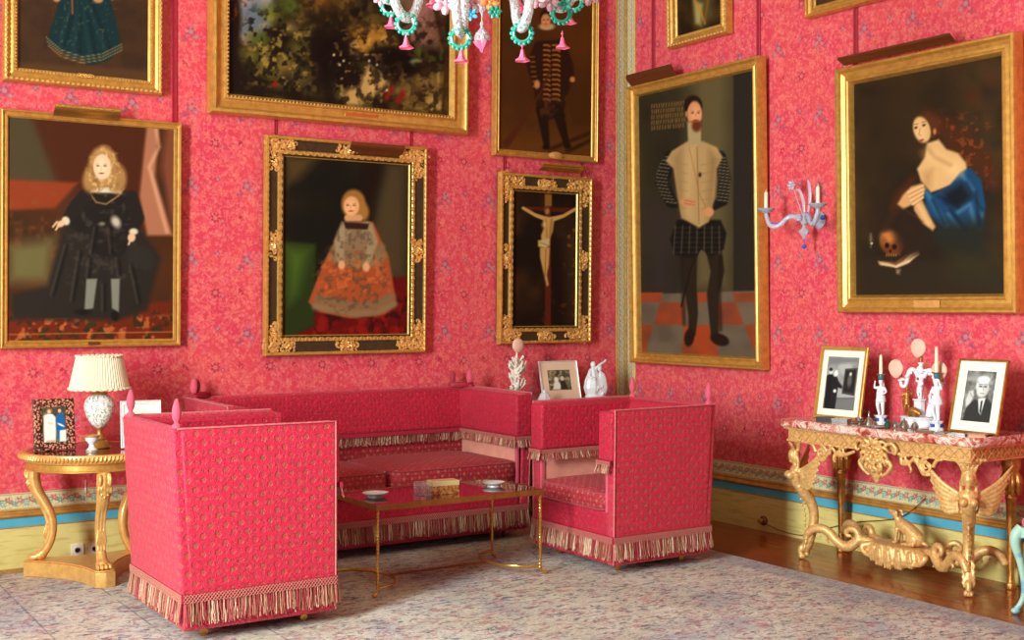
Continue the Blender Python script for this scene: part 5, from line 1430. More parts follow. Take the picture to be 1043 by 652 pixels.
b.build('lattice_frieze', MT['goldc'], kt, smooth=True, angle=30)
for sx in (-1, 1):
    M = Matrix.Translation((sx*.60, -.46, 0)) @ Matrix.Rotation(math.atan2(-.8, sx*.6), 4, 'Z')
    b = MB()
    # feather crown
    for q in range(9):
        a = (q-4)/4; b.tube([(.055, a*.022, .685), (.065-.01*abs(a), a*.040, .73), (.080-.03*abs(a), a*.075, .762), (.100-.04*abs(a), a*.092, .756)], [.010, .0135, .013, .008], 6, M=M, sub=3)
    for q in range(5): b.tube([(.08, (q-2)*.014, .69), (.098, (q-2)*.020, .722), (.108, (q-2)*.024, .742)], [.008, .009, .004], 6, M=M)
    b.ell((.078, 0, .657), (.040, .035, .046), 14, M=M)      # head
    b.ell((.108, 0, .648), (.008, .006, .010), 8, M=M); b.ell((.104, 0, .630), (.010, .012, .008), 8, M=M); b.ell((.100, 0, .617), (.011, .012, .009), 8, M=M)
    for s_ in (-1, 1):
        b.ell((.103, s_*.012, .660), (.006, .006, .005), 6, M=M); b.ell((.072, s_*.030, .655), (.022, .012, .042), 8, M=M)
        b.tube([(.07, s_*.030, .67), (.06, s_*.038, .63), (.062, s_*.040, .59), (.075, s_*.044, .565)], [.010, .012, .011, .006], 6, M=M, sub=3)
    b.tube([(.072, 0, .63), (.070, 0, .60), (.066, 0, .57)], [.020, .019, .024], 10, M=M)
    b.ell((.066, 0, .565), (.038, .056, .032), 12, M=M)
    b.tube([(.064, 0, .57), (.072, 0, .53), (.066, 0, .50), (.052, 0, .47), (.038, 0, .45)], [.036, .044, .040, .034, .030], 12, M=M, sub=3)
    for s_ in (-1, 1): b.ell((.108, s_*.026, .532), (.030, .024, .026), 12, M=M); b.ell((.137, s_*.027, .53), (.005, .005, .005), 6, M=M)
    # wings
    for s_ in (-1, 1):
        for q in range(7):
            f = q/6; L_ = .26-.12*f
            p0 = (.045, s_*.050, .565-.09*f); tip = (.045-L_*.42, s_*(.05+L_*.70), .565-.09*f+L_*(.62-.55*f))
            mid = tuple((p0[i]+tip[i])/2 for i in range(3)); mid = (mid[0], mid[1]+s_*.01, mid[2]-.018)
            b.tube([p0, mid, tip], [.016, .017, .006], 8, M=M, sub=4, flat=.7)
        b.tube([(.05, s_*.045, .55), (.03, s_*.075, .53), (.03, s_*.065, .49), (.045, s_*.045, .48)], [.016, .018, .015, .010], 8, M=M, sub=3)
    # leg
    b.tube([(.045, 0, .47), (.015, 0, .42), (-.022, 0, .37), (-.042, 0, .31), (-.045, 0, .25), (-.036, 0, .19), (-.022, 0, .14), (-.004, 0, .09), (.014, 0, .05)], [.040, .037, .033, .031, .030, .031, .033, .034, .030], 12, M=M, sub=4)
    for q in range(9):
        z = .42-q*.033; b.tube([(.02-.04*min(1, (.44-z)/.14)+.022, 0, z), (.02-.04*min(1, (.44-z)/.14)+.036, .0, z-.012), (.02-.04*min(1, (.44-z)/.14)+.026, 0, z-.024)], [.006, .009, .004], 6, M=M)
    for s_ in (-1, 1):
        for q in range(4): b.tube([(-.02+q*.006, s_*.012, .20-q*.03), (.0+q*.006, s_*.030, .165-q*.03), (.012+q*.006, s_*.022, .14-q*.03)], [.007, .010, .004], 6, M=M)
    b.tube(spiral((.012, .045), .034, .008, PI*.4, -1.2, 16, 'xz', 0), [.020, .020]+[.016]*15, 8, M=M)
    for s_ in (-1, 0, 1): b.ell((.03, s_*.016, .018), (.024, .012, .019), 8, M=M)
    b.build('winged_bust_leg', MT['goldc'], kt, remesh=.0045)
for sx in (-1, 1):
    b = MB()
    c = (sx*.625, -.115, 0)
    b.lathe([(.001, 0), (.028, 0), (.030, .03), (.020, .045), (.018, .07), (.022, .30), (.028, .50), (.034, .52), (.026, .535), (.036, .56), (.046, .62), (.040, .66), (.052, .70), (.052, .752), (.001, .752)], c, 28, flute=.07, fn=8)
    for q in range(8):
        a = 2*PI*q/8
        f = lambda r_, z: (c[0]+r_*math.cos(a), c[1]+r_*math.sin(a), z)
        b.tube([f(.040, .66), f(.052, .61), f(.046, .56), f(.050, .535)], [.008, .014, .010, .005], 6, sub=3)
    b.build('fluted_rear_leg', MT['goldd'], kt, remesh=.005)
# mask in the middle of the apron
b = MB()
b.M = Matrix.Translation((.045, -.56, .71))
b.ell((0, 0, .01), (.075, .030, .085), 16); b.tube([(0, 0, -.05), (0, -.005, -.10), (0, 0, -.145)], [.06, .038, .008], 12, sub=3, flat=.5)
for s_ in (-1, 1):
    b.ell((s_*.028, -.036, .035), (.017, .014, .012), 10); b.tube([(s_*.008, -.036, .055), (s_*.03, -.042, .066), (s_*.052, -.034, .052)], .008, 6, sub=3)
    b.ell((s_*.035, -.034, -.005), (.024, .020, .020), 10)
    for q in range(6):
        a = .2+q*.42
        b.tube([(s_*.05*math.sin(a), -.02, .03+.06*math.cos(a)), (s_*.085*math.sin(a+.1), -.03, .03+.10*math.cos(a+.1)), (s_*.105*math.sin(a+.35), -.02, .03+.115*math.cos(a+.35))], [.015, .014, .006], 6, sub=3)
    b.tube([(s_*.07, -.01, .08), (s_*.12, -.015, .10), (s_*.15, -.01, .07), (s_*.14, -.01, .04), (s_*.12, -.01, .05)], [.012, .013, .012, .010, .008], 8, sub=4)
    b.tube([(s_*.08, -.01, .0), (s_*.115, -.012, -.03), (s_*.09, -.012, -.07), (s_*.045, -.012, -.10)], [.016, .015, .013, .008], 8, sub=4)
    b.tube([(s_*.012, -.045, -.045), (s_*.03, -.036, -.06), (s_*.035, -.025, -.09)], [.012, .012, .005], 6, sub=3)
b.ell((0, -.048, .010), (.013, .016, .026), 10); b.ell((0, -.042, -.028), (.024, .012, .009), 10); b.ell((0, -.03, -.06), (.024, .018, .022), 10)
b.ell((0, -.028, .098), (.03, .016, .022), 10)
b.build('lion_mask', MT['goldc'], kt, remesh=.0042)
for s_ in (-1, 1):
    b = MB(); Y_ = -.552
    b.tube([(s_*.17+.045, Y_, .735), (s_*.22, Y_, .70), (s_*.27, Y_, .705), (s_*.30, Y_, .735), (s_*.33, Y_, .745)], [.010, .013, .012, .010, .008], 8, sub=4, flat=.8)
    b.tube(spiral((s_*.235, .725), .028, .006, 0 if s_ > 0 else PI, -1.4*s_, 18, 'xz', Y_), .008, 6)
    b.tube(spiral((s_*.39, .70), .046, .008, PI/2, 1.6*s_, 24, 'xz', Y_), [.013-.0003*i for i in range(25)], 8)
    b.tube([(s_*.30, Y_, .745), (s_*.34, Y_, .70), (s_*.37, Y_, .655), (s_*.42, Y_, .655)], [.010, .012, .011, .007], 8, sub=4)
    b.tube(spiral((s_*.33, .715), .022, .005, PI, -1.2*s_, 14, 'xz', Y_), .007, 6)
    b.tube([(s_*.436, Y_, .70), (s_*.46, Y_, .74), (s_*.50, Y_, .75)], [.013, .012, .008], 8, sub=4)
    b.tube([(s_*.27, Y_, .70), (s_*.29, Y_-.004, .67), (s_*.275, Y_, .65)], [.009, .010, .004], 6, sub=3)
    for q in range(4): b.ell((s_*(.20+q*.065), Y_, .752), (.02, .012, .012), 8)
    b.build('apron_scroll', MT['goldc'], kt, remesh=.004)
# stretchers, platform, shell
SC = (.03, -.31)
for sx, sy, nm in ((-1, -.475, 'scrolled_stretcher'), (1, -.475, 'scrolled_stretcher'), (-1, -.125, 'scrolled_stretcher'), (1, -.125, 'scrolled_stretcher')):
    b = MB(); ex = sx*.60
    def P_(t, z): return (ex+(SC[0]+sx*.16-ex)*t, sy+(SC[1]-sy)*t*.9, z)
    b.tube([P_(0, .13), P_(.08, .185), P_(.2, .205), P_(.32, .19), P_(.42, .145), P_(.52, .115), P_(.62, .12), P_(.74, .17)], [.022, .027, .030, .030, .030, .032, .034, .032], 10, sub=4, flat=.9)
    b.tube([P_(.74, .17), P_(.70, .215), P_(.62, .225), P_(.56, .205), P_(.58, .18), P_(.63, .185)], [.022, .022, .020, .016, .013, .010], 8, sub=4)
    b.tube([P_(.74, .17), P_(.84, .165), P_(.95, .15), P_(1.05, .15)], [.026, .028, .030, .026], 10, sub=4)
    for q in range(7): b.tube([P_(.08+q*.11, .16 if q < 4 else .10), P_(.12+q*.11, .15 if q < 3 else .09)], [.010, .004], 6)
    b.tube([P_(.34, .16), P_(.30, .135), P_(.34, .12)], [.010, .010, .005], 6, sub=3)
    b.build(nm, MT['goldc'], kt, remesh=.005)
b = MB()
b.lathe([(.001, .135), (.16, .14), (.185, .155), (.185, .168), (.17, .178), (.001, .180)], (SC[0], SC[1], 0), 32, 1.15, .68)
for q in range(7):
    a = -PI/2+(q-3)*.36; cx, cy = SC[0]+.20*math.cos(a), SC[1]+.13*math.sin(a)
    hz = .060+.035*math.cos((q-3)*.55)
    b.ell((cx, cy+.01, .145-hz*.35), (.048, .024, hz*.8), 10)
    for j in (-1, 0, 1): b.tube([(cx+j*.006, cy-.012, .16), (cx+j*.017, cy-.016, .14-hz*.4), (cx+j*.022, cy-.006, .142-hz*1.02)], [.005, .0085, .006], 6, sub=3)
for s_ in (-1, 1): b.tube([(SC[0]+s_*.17, SC[1]-.06, .16), (SC[0]+s_*.23, SC[1]-.09, .14), (SC[0]+s_*.20, SC[1]-.10, .10), (SC[0]+s_*.15, SC[1]-.10, .09)], [.02, .022, .016, .010], 8, sub=4)
b.build('shell_platform', MT['goldc'], kt, remesh=.005)
# the seated dog, head raised to the left
b = MB(); b.M = Matrix.Translation((SC[0]+.02, SC[1]-.01, .180))
b.ell((.085, 0, .045), (.055, .042, .045), 14)                   # rump
for s_ in (-1, 1):
    b.ell((.075, s_*.030, .042), (.044, .020, .036), 12)           # thigh
    b.tube([(.10, s_*.036, .018), (.06, s_*.038, .012), (.025, s_*.036, .010)], [.014, .011, .010], 8, sub=3); b.ell((.018, s_*.036, .009), (.018, .011, .009), 8)
    b.tube([(-.035, s_*.022, .095), (-.042, s_*.024, .055), (-.045, s_*.024, .015)], [.017, .012, .010], 8, sub=3); b.ell((-.056, s_*.024, .009), (.018, .011, .009), 8)
b.tube([(.10, 0, .05), (.06, 0, .075), (.01, 0, .105), (-.03, 0, .125)], [.040, .042, .040, .036], 14, sub=4)
b.tube([(-.025, 0, .10), (-.04, 0, .14), (-.055, 0, .165)], [.034, .026, .023], 12, sub=4)
b.ell((-.068, 0, .178), (.028, .023, .023), 12); b.tube([(-.08, 0, .180), (-.105, 0, .190), (-.118, 0, .192)], [.018, .013, .010], 10); b.tube([(-.085, 0, .166), (-.108, 0, .170)], [.011, .006], 8)
for s_ in (-1, 1): b.tube([(-.055, s_*.016, .196), (-.040, s_*.026, .190), (-.032, s_*.026, .165)], [.007, .011, .005], 6, sub=3)
b.tube([(.13, 0, .03), (.15, .01, .02), (.145, .03, .012), (.11, .04, .01)], [.012, .010, .009, .006], 8, sub=4)
b.build('seated_dog', MT['goldc'], kt, remesh=.0035)

CT = .889
photo_frame('black and white photo of two people by a painting, gold-framed on the console', -.375, -2.605, CT, -PI/2, .385, .465, .026, MT['gold'], ph_gallery, matw=.042, lean=.17, pxy=(100, 150), res=(70, 105), matmat=MT['mat'])
photo_frame('black and white portrait photo of a suited man, thin gold frame, on the console', -.375, -3.60, CT, -PI/2, .325, .425, .014, MT['goldd'], ph_man, matw=.055, lean=.24, pxy=(100, 150), res=(70, 105), matmat=MT['mat'])

def figure(b, x, y, z, h, turn=0, arm=1, skirt=False):
    """a small draped porcelain figure, h tall, standing with one knee bent"""
    k = h/1.0; M0 = b.M.copy(); b.M = M0 @ Matrix.Translation((x, y, z)) @ Matrix.Rotation(turn, 4, 'Z') @ Matrix.Scale(k, 4)
    b.ell((0, 0, .93), (.060, .066, .075), 10); b.ell((0, -.0, .965), (.066, .070, .055), 10); b.tube([(0, 0, .88), (0, 0, .80)], [.035, .05], 8)
    b.tube([(0, 0, .82), (.005, 0, .72), (0, 0, .60), (.01, 0, .52)], [.085, .105, .085, .10], 12, sub=3, flat=.75)
    if skirt: b.lathe([(.10, .56), (.13, .45), (.17, .25), (.20, .03), (.001, .02)], seg=18)
    else:
        b.tube([(.05, 0, .53), (.07, -.03, .30), (.06, .0, .02)], [.075, .058, .035], 10, sub=3); b.tube([(-.05, 0, .53), (-.07, -.06, .30), (-.06, .03, .02)], [.075, .056, .034], 10, sub=3)
        b.ell((.06, -.035, .015), (.035, .06, .018), 8); b.ell((-.06, -.01, .015), (.035, .06, .018), 8)
        b.lathe([(.10, .60), (.13, .50), (.15, .38), (.10, .40)], seg=14)
        b.tube([(-.09, .02, .78), (-.12, .05, .55), (-.10, .06, .25), (-.05, .05, .05)], [.03, .05, .05, .03], 8, sub=3)
    s_ = arm
    b.tube([(s_*.10, 0, .79), (s_*.17, -.02, .66), (s_*.10, -.10, .60)], [.036, .030, .022], 8, sub=3); b.ell((s_*.09, -.11, .61), (.028, .028, .03), 8)
    b.tube([(-s_*.10, 0, .79), (-s_*.19, -.02, .76), (-s_*.15, -.06, .92)], [.036, .030, .022], 8, sub=3); b.ell((-s_*.145, -.065, .95), (.026, .026, .03), 8)
    b.M = M0
def fig_candlestick(label, y, x, fh, ch, arm):
    r = thing('candlestick', label, 'candlestick', (x, y, CT), -PI/2)
    b = MB(); b.lathe([(.001, 0), (.042, 0), (.044, .010), (.036, .018), (.034, .040), (.040, .050), (.040, .056), (.001, .058)], seg=8); bs = b.build('base', MT['white'], r, smooth=True, angle=25)
    b = MB()
    for k in range(4):
        a = PI/2*k; b.box(-.014, .014, -.0365, -.034, .020, .040, M=Matrix.Rotation(a, 4, 'Z'))
    b.build('blue_panel', MTX['bluegl'], bs)
    b = MB(); figure(b, 0, 0, .055, fh, .2*arm, arm); b.tube([(0, .0, .055+fh*.5), (0, .022, .055+fh*.8), (0, 0, .055+fh*1.02)], [.012, .010, .012], 8, sub=3)
    b.build('porcelain_figure', MT['white'], r, remesh=.0028)
    b = MB(); z = .055+fh; b.lathe([(.008, z-.01), (.014, z), (.017, z+.012), (.016, z+.026), (.022, z+.030), (.022, z+.034), (.001, z+.034)], seg=20); b.build('socket', MTX['teal'], r, smooth=True)
    b = MB(); b.lathe([(.011, z+.030), (.0105, z+.10), (.0085, z+.034+ch), (.001, z+.036+ch)], seg=14); b.tube([(0, 0, z+.034+ch), (0, 0, z+.042+ch)], .0012, 5); b.build('candle', MT['wax'], r, smooth=True)
    b = MB()
    for k in range(7): a = 2*PI*k/7; b.ell((.022*math.cos(a), .022*math.sin(a), z+.032), (.009, .009, .004), 6)
    b.build('drip_pan', MT['goldd'], r, smooth=True)
MTX = {'bluegl': plain('blue_glaze', srgb(60, 80, 160), .2), 'teal': plain('teal_glaze', srgb(50, 110, 120), .2), 'blush': plain('blush_silk', srgb(226, 176, 152), .7, 0, .05, 30)}
fig_candlestick('white porcelain figure holding a candle, beside the two-person photograph', -2.945, -.37, .215, .115, 1)
fig_candlestick('white porcelain figure holding a candle, close by the suited man portrait', -3.372, -.40, .245, .145, -1)
# candelabrum group
r = thing('candelabrum', 'white and gilt porcelain figure group with three round blush shades, mid console', 'candelabrum', (-.33, -3.20, CT+.003), -PI/2)
b = MB(); b.lathe([(.001, .0), (.120, 0), (.128, .010), (.118, .020), (.118, .046), (.128, .056), (.120, .062), (.001, .064)], seg=40, sy=.75, flute=.02, fn=20)
for k in range(6): a = 2*PI*k/6; b.ell((.115*math.cos(a), .085*math.sin(a), .006), (.018, .018, .010), 8)
bs = b.build('oval_base', MT['white'], r, smooth=True)
b = MB(); b.lathe([(.045, .064), (.040, .08), (.034, .10), (.034, .15), (.044, .16), (.044, .165), (.001, .166)], seg=8); figure(b, 0, 0, .164, .135, 0, 1); b.build('central_figure', MT['white'], r, remesh=.003)
b = MB(); figure(b, -.085, -.01, .064, .165, .7, -1); b.build('side_figure', MT['goldd'], r, remesh=.003)
b = MB(); figure(b, .088, -.02, .064, .135, -.8, 1, True); b.build('side_figure', MT['white'], r, remesh=.003)
b = MB(); b.tube([(-.04, -.05, .07), (.0, -.06, .10), (.05, -.055, .08)], [.014, .024, .012], 8, sub=3); b.ell((.01, -.055, .085), (.03, .02, .022), 8); b.build('gilt_rocks', MT['goldd'], r, remesh=.003)
b = MB()
for s_ in (-1, 1):
    b.tube([(s_*.02, .01, .29), (s_*.05, .01, .335), (s_*.085, .01, .325), (s_*.10, .01, .27), (s_*.115, .01, .235), (s_*.14, .01, .235), (s_*.148, .01, .262)], [.012, .013, .013, .012, .012, .011, .010], 8, sub=5)
    b.ell((s_*.148, .01, .268), (.020, .020, .008), 10)
    for k in range(4): b.ell((s_*(.04+k*.028), .0, .335-.02*k), (.014, .012, .010), 6)
b.tube([(0, .015, .15), (0, .015, .25), (0, .01, .34), (0, .01, .375)], [.014, .013, .014, .012], 8); b.ell((0, .0, .335), (.026, .018, .026), 10); b.ell((0, .01, .375), (.02, .02, .008), 10)
b.build('branch', MT['white'], r, remesh=.0026)
for (x, z, rr) in ((-.148, .275, .0), (.148, .275, .0), (0, .38, .0)):
    b = MB(); b.tube([(x, .01, z-.004), (x, .01, z+.045)], .008, 10); cnd = b.build('candle_tube', MT['goldd'], r, smooth=True)
    b = MB(); b.lathe([(.001, -.058), (.018, -.052), (.040, -.034), (.054, -.004), (.052, .022), (.036, .044), (.016, .054), (.001, .056)], seg=24, sy=.28)
    o = b.build('round_shade', MTX['blush'], r, smooth=True, angle=70); o.location = (x+(-.015 if x < 0 else 0), -.016, z+(.062 if x else .085)); o.rotation_euler = (0, .25 if x == 0 else 0, 0)

# little silver pieces on the console
def trinket(name, label, cat, px, dep, kind, s_=1.0, mat='silver', grp=None):
    x, y = pxX(px, dep); s_ *= 1.3; mat = 'silverware' if mat == 'silver' else mat; m = MT[mat] if mat in MT else MTX[mat]
    b = MB()
    if kind == 'box': b.box(-.045*s_, .045*s_, -.03*s_, .03*s_, 0, .022*s_); b.box(-.047*s_, .047*s_, -.032*s_, .032*s_, .022*s_, .028*s_)
    elif kind == 'flat': b.box(-.055*s_, .055*s_, -.035*s_, .035*s_, 0, .010); b.box(-.050*s_, .050*s_, -.030*s_, .030*s_, .010, .013)
    elif kind == 'pot': b.lathe([(.001, 0), (.012*s_, 0), (.020*s_, .010*s_), (.021*s_, .022*s_), (.014*s_, .032*s_), (.016*s_, .034*s_), (.010*s_, .042*s_), (.003*s_, .045*s_), (.004*s_, .05*s_), (.001, .052*s_)], seg=20)
    elif kind == 'cup': b.lathe([(.001, 0), (.016*s_, 0), (.006*s_, .006*s_), (.006*s_, .014*s_), (.02*s_, .024*s_), (.022*s_, .04*s_), (.020*s_, .04*s_), (.017*s_, .026*s_), (.001, .02*s_)], seg=20)
    elif kind == 'bell': b.lathe([(.024*s_, 0), (.021*s_, .010*s_), (.014*s_, .028*s_), (.006*s_, .036*s_), (.003*s_, .045*s_), (.005*s_, .06*s_), (.001, .066*s_)], seg=20)
    elif kind == 'tray': b.lathe([(.001, .002), (.045*s_, .002), (.055*s_, .008), (.057*s_, .010), (.055*s_, .004), (.04*s_, 0), (.001, 0)], seg=28)
    elif kind == 'egg': b.lathe([(.001, 0), (.012*s_, 0), (.008*s_, .006*s_), (.018*s_, .018*s_), (.020*s_, .030*s_), (.012*s_, .046*s_), (.001, .052*s_)], seg=18)
    o = b.build(name, m, smooth=True, angle=30); o.location = (x, y, CT); o.rotation_euler = (0, 0, -PI/2+s_*.3)
    tag(o, label, cat, grp); return o
for a in (('trinket_box', 'dark oblong box before the two-person photograph', 'box', 841, -.53, 'box', .85, 'black'),
          ('trinket_box', 'bright silver oblong box beside the dark one, before the two-person photograph', 'box', 857, -.53, 'box', .85, 'silver'),
          ('small_tray', 'tiny silver tray at the foot of the two-person photograph, behind a little cup', 'tray', 869, -.46, 'tray', .7, 'silver'),
          ('small_cup', 'little silver cup on the marble edge between the two-person photograph and the bell', 'cup', 875.5, -.53, 'cup', .9, 'silver'),
          ('table_bell', 'small silver bell between the two-person photograph and the porcelain candle figure', 'bell', 885, -.47, 'bell', 1.0, 'silver'),
          ('small_tray', 'small round silver tray before the porcelain candle figure by the bell', 'tray', 894, -.55, 'tray', .9, 'silver'),
          ('trinket_pot', 'dark green little lidded pot before the porcelain candle figure by the bell', 'pot', 904, -.52, 'pot', .75, 'green'),
          ('trinket_pot', 'tiny silver lidded pot between the green pot and the candelabrum', 'pot', 912, -.48, 'pot', .7, 'silver'),
          ('trinket_pot', 'larger round silver pot in front of the candelabrum base', 'pot', 921, -.53, 'pot', 1.0, 'silver'),
          ('silver_egg', 'egg-shaped silver piece close before the candelabrum', 'ornament', 932, -.55, 'egg', .8, 'silver'),
          ('flat_case', 'flat bronze case before the candelabrum', 'case', 943, -.56, 'flat', .7, 'bronze'),
          ('flat_case', 'flat silver case before the porcelain candle figure by the suited man', 'case', 957, -.54, 'flat', .55, 'silver'),
          ('flat_case', 'wide flat silver case before the suited man portrait, nearer the candle', 'case', 976, -.53, 'flat', .7, 'silver'),
          ('flat_case', 'dark flat case on the marble corner under the suited man portrait', 'case', 994, -.47, 'flat', .9, 'bronze')):
    if 'green' not in MT: MT['green'] = plain('green_enamel', srgb(30, 80, 56), .25)
    trinket(*a)

# ------------------------------------------------------------------ corner commode behind the sofa and armchair
cm = thing('commode', 'dark wood commode with gilt mounts, in the corner behind sofa and armchair', 'cabinet', (-.745, -.03, .0125))
rose = plain('dark_rosewood', srgb(72, 24, 20), .25, 0, .3, 12)
b = MB(); b.prism([(-.63, 0), (-.63, -.36), (-.58, -.40), (-.25, -.44), (.25, -.44), (.56, -.40), (.60, -.36), (.60, 0)][::-1], .845, .875); b.build('marble_top', MT['marble'], cm, bevel=.008)
b = MB(); b.prism([(-.56, -.01), (-.56, -.34), (-.24, -.415), (.24, -.415), (.56, -.34), (.56, -.01)][::-1], .16, .80); b.build('body', rose, cm, bevel=.006)
b = MB(); b.prism([(-.575, -.005), (-.575, -.355), (-.245, -.43), (.245, -.43), (.575, -.355), (.575, -.005)][::-1], .795, .845)
for k in range(16): b.ell((-.55+k*.0733, -.36-.07*max(0, 1-abs(k-7.5)/5.5) if abs(k-7.5) < 5.5 else -.352, .82), (.022, .012, .016), 8)
b.build('gilt_frieze', MT['goldd'], cm, smooth=True, angle=30)
for z in (.34, .56):
    dr = MB(); dr.box(-.23, .23, -.425, -.40, z-.095, z+.095); d_ = dr.build('drawer', rose, cm, bevel=.006)
    b = MB()
    for s_ in (-1, 1): b.tube([(s_*.12-.04, -.425, z), (s_*.12-.03, -.45, z-.015), (s_*.12+.03, -.45, z-.015), (s_*.12+.04, -.425, z)], .005, 6, sub=4)
    b.build('drawer_pull', MT['gold'], d_, smooth=True)
for sx in (-1, 1):
    b = MB(); b.tube([(sx*.555, -.345, .80), (sx*.585, -.375, .70), (sx*.575, -.365, .50), (sx*.55, -.34, .25), (sx*.57, -.36, .08), (sx*.59, -.38, .02)], [.026, .032, .020, .018, .018, .022], 8, sub=5)
    b.build('corner_mount', MT['goldd'], cm, smooth=True)
    b = MB(); b.tube([(sx*.55, -.03, .16), (sx*.55, -.03, 0)], .022, 8); b.build('rear_foot', rose, cm, smooth=True)

ZC = .8875
# coral lamp
x, y = pxY(526.5, -.28)
cl = thing('coral_lamp', 'white branching coral lamp with one round blush shade, on the corner commode', 'lamp', (x, y, ZC))
b = MB(); R_ = random.Random(5)
b.lathe([(.001, 0), (.05, 0), (.045, .02), (.02, .035), (.001, .04)], seg=16)
b.tube([(0, 0, .03), (.004, 0, .16), (0, 0, .34)], [.018, .012, .007], 8)
for k in range(60):
    z0 = R_.uniform(.05, .30); a = R_.uniform(0, 2*PI); l = R_.uniform(.04, .095)*(1.15-.9*abs(z0-.17)/.3)
    p = Vector((0, 0, z0)); q = p+Vector((math.cos(a)*l*.6, math.sin(a)*l*.6, l*.35)); e = q+Vector((math.cos(a)*l*.25, math.sin(a)*l*.25, l*.6))
    b.tube([p, q, e], [.009, .008, .005], 6, sub=2)
    for j in range(2):
        a2 = a+R_.uniform(-1.2, 1.2); b.tube([q, q+Vector((math.cos(a2)*.022, math.sin(a2)*.022, .022))], [.0065, .004], 6)
b.build('coral', plain('white_coral', srgb(226, 214, 196), .6), cl, remesh=.0035)
b = MB(); b.tube([(0, 0, .32), (0, 0, .39)], .007, 8); b.build('candle_tube', MT['wax'], cl, smooth=True)
b = MB(); b.lathe([(.001, -.055), (.03, -.045), (.049, -.02), (.051, .005), (.04, .035), (.02, .048), (.001, .052)], seg=24, sy=.35); o = b.build('round_shade', MTX['blush'], cl, smooth=True, angle=70); o.location = (-.002, -.02, .425)
x, y = pxY(572, -.24)
photo_frame('old family photograph with a pinkish mount, in a thin silver frame on the corner commode', x, y, ZC, -.06, .345, .30, .010, MT['silver'], ph_old, matw=.062, lean=.24, pxy=(100, 84), res=(60, 50), matmat=MT['oldmat'])
x, y = pxY(606.5, -.27)
pf = thing('porcelain_group', 'white porcelain group of two embracing figures, one arm raised, on the commode beside the corner', 'figurine', (x, y, ZC), -.1)
b = MB(); b.lathe([(.001, 0), (.085, 0), (.09, .015), (.075, .03), (.001, .035)], seg=24, sy=.7)
b.lathe([(.06, .03), (.075, .08), (.066, .14), (.045, .19), (.035, .22), (.02, .235), (.001, .24)], c=(-.022, 0, 0), seg=18, sy=.8, flute=.06, fn=7)
b.lathe([(.05, .03), (.062, .08), (.05, .15), (.035, .19), (.001, .21)], c=(.042, -.01, 0), seg=18, sy=.8, flute=.06, fn=6)
b.ell((-.022, 0, .262), (.022, .022, .026), 10); b.ell((.03, -.012, .232), (.021, .021, .024), 10)
b.tube([(-.01, -.01, .225), (.035, -.015, .262), (.075, -.01, .282), (.09, -.01, .298)], [.014, .011, .009, .009], 8, sub=4)
b.tube([(-.05, -.01, .21), (-.07, -.03, .17), (-.03, -.055, .15)], [.013, .012, .009], 8, sub=3)
for k in range(22): a = R_.uniform(0, 2*PI); b.ell((.07*math.cos(a)+.01, .05*math.sin(a)-.005, R_.uniform(.03, .12)), .012, 6)
b.build('figures', MT['white'], pf, remesh=.0035)
x, y = pxY(554.5, -.36)
b = MB(); b.lathe([(.001, 0), (.052, 0), (.055, .01), (.045, .03), (.036, .05), (.03, .064), (.001, .07)], seg=20, flute=.08, fn=6); b.ell((0, 0, .078), (.014, .014, .014), 8); b.ell((.03, -.01, .05), .015, 8); b.ell((-.026, -.012, .056), .014, 8)
o = b.build('porcelain_ornament', MT['white'], remesh=.003); o.location = (x, y, ZC); tag(o, 'small low white porcelain ornament overlapping the old family photograph', 'figurine')

# ------------------------------------------------------------------ painted chair at the right edge
paint = Nt('pale_green_paint', .4, 0, .4); V = paint.obj()
paint.set('Base Color', paint.mix(paint.sm(paint.noise(V, 18, 4), .56, .66), srgb(166, 200, 178), srgb(120, 170, 190)))
pc = thing('painted_chair', 'pale green painted chair with curved legs, beside the console table, mostly out of view', 'chair', (-.375, -4.255, 0))
for sx in (-1, 1):
    for sy in (-1, 1):
        b = MB(); x, y = sx*.215, sy*.215; ox, oy = sx*.7, sy*.7
        f = lambda d, z: (x+ox*d, y+oy*d, z)
        b.tube([f(-.01, .45), f(.018, .41), f(.022, .36), f(.0, .28), f(-.018, .18), f(-.018, .10), f(.0, .05), f(.018, .025)], [.030, .032, .026, .020, .016, .014, .014, .016], 10, sub=4); b.ell(f(.022, .016), (.024, .024, .016), 10)
        b.build('leg', paint.m, pc, smooth=True)
b = MB(); b.box(-.235, .235, -.235, .235, .40, .455)
for s_ in (-1, 1): b.tube([(-.15, s_*.236, .405), (0, s_*.24, .385), (.15, s_*.236, .405)], .014, 8, sub=4); b.tube([(s_*.236, -.15, .405), (s_*.24, 0, .385), (s_*.236, .15, .405)], .014, 8, sub=4)
b.build('seat_rail', paint.m, pc, bevel=.010)
b = MB(); cushion(b, -.225, .225, -.225, .225, .455, .50, .025); b.build('seat', MT['velvet'], pc, smooth=True)
b = MB(); b.tube([(-.19, -.23, .45), (-.20, -.27, .70), (-.15, -.30, .93), (0, -.305, .98), (.15, -.30, .93), (.20, -.27, .70), (.19, -.23, .45)], .018, 10, sub=5); b.tube([(-.18, -.245, .55), (.18, -.245, .55)], .014, 8); b.build('backrest', paint.m, pc, smooth=True)

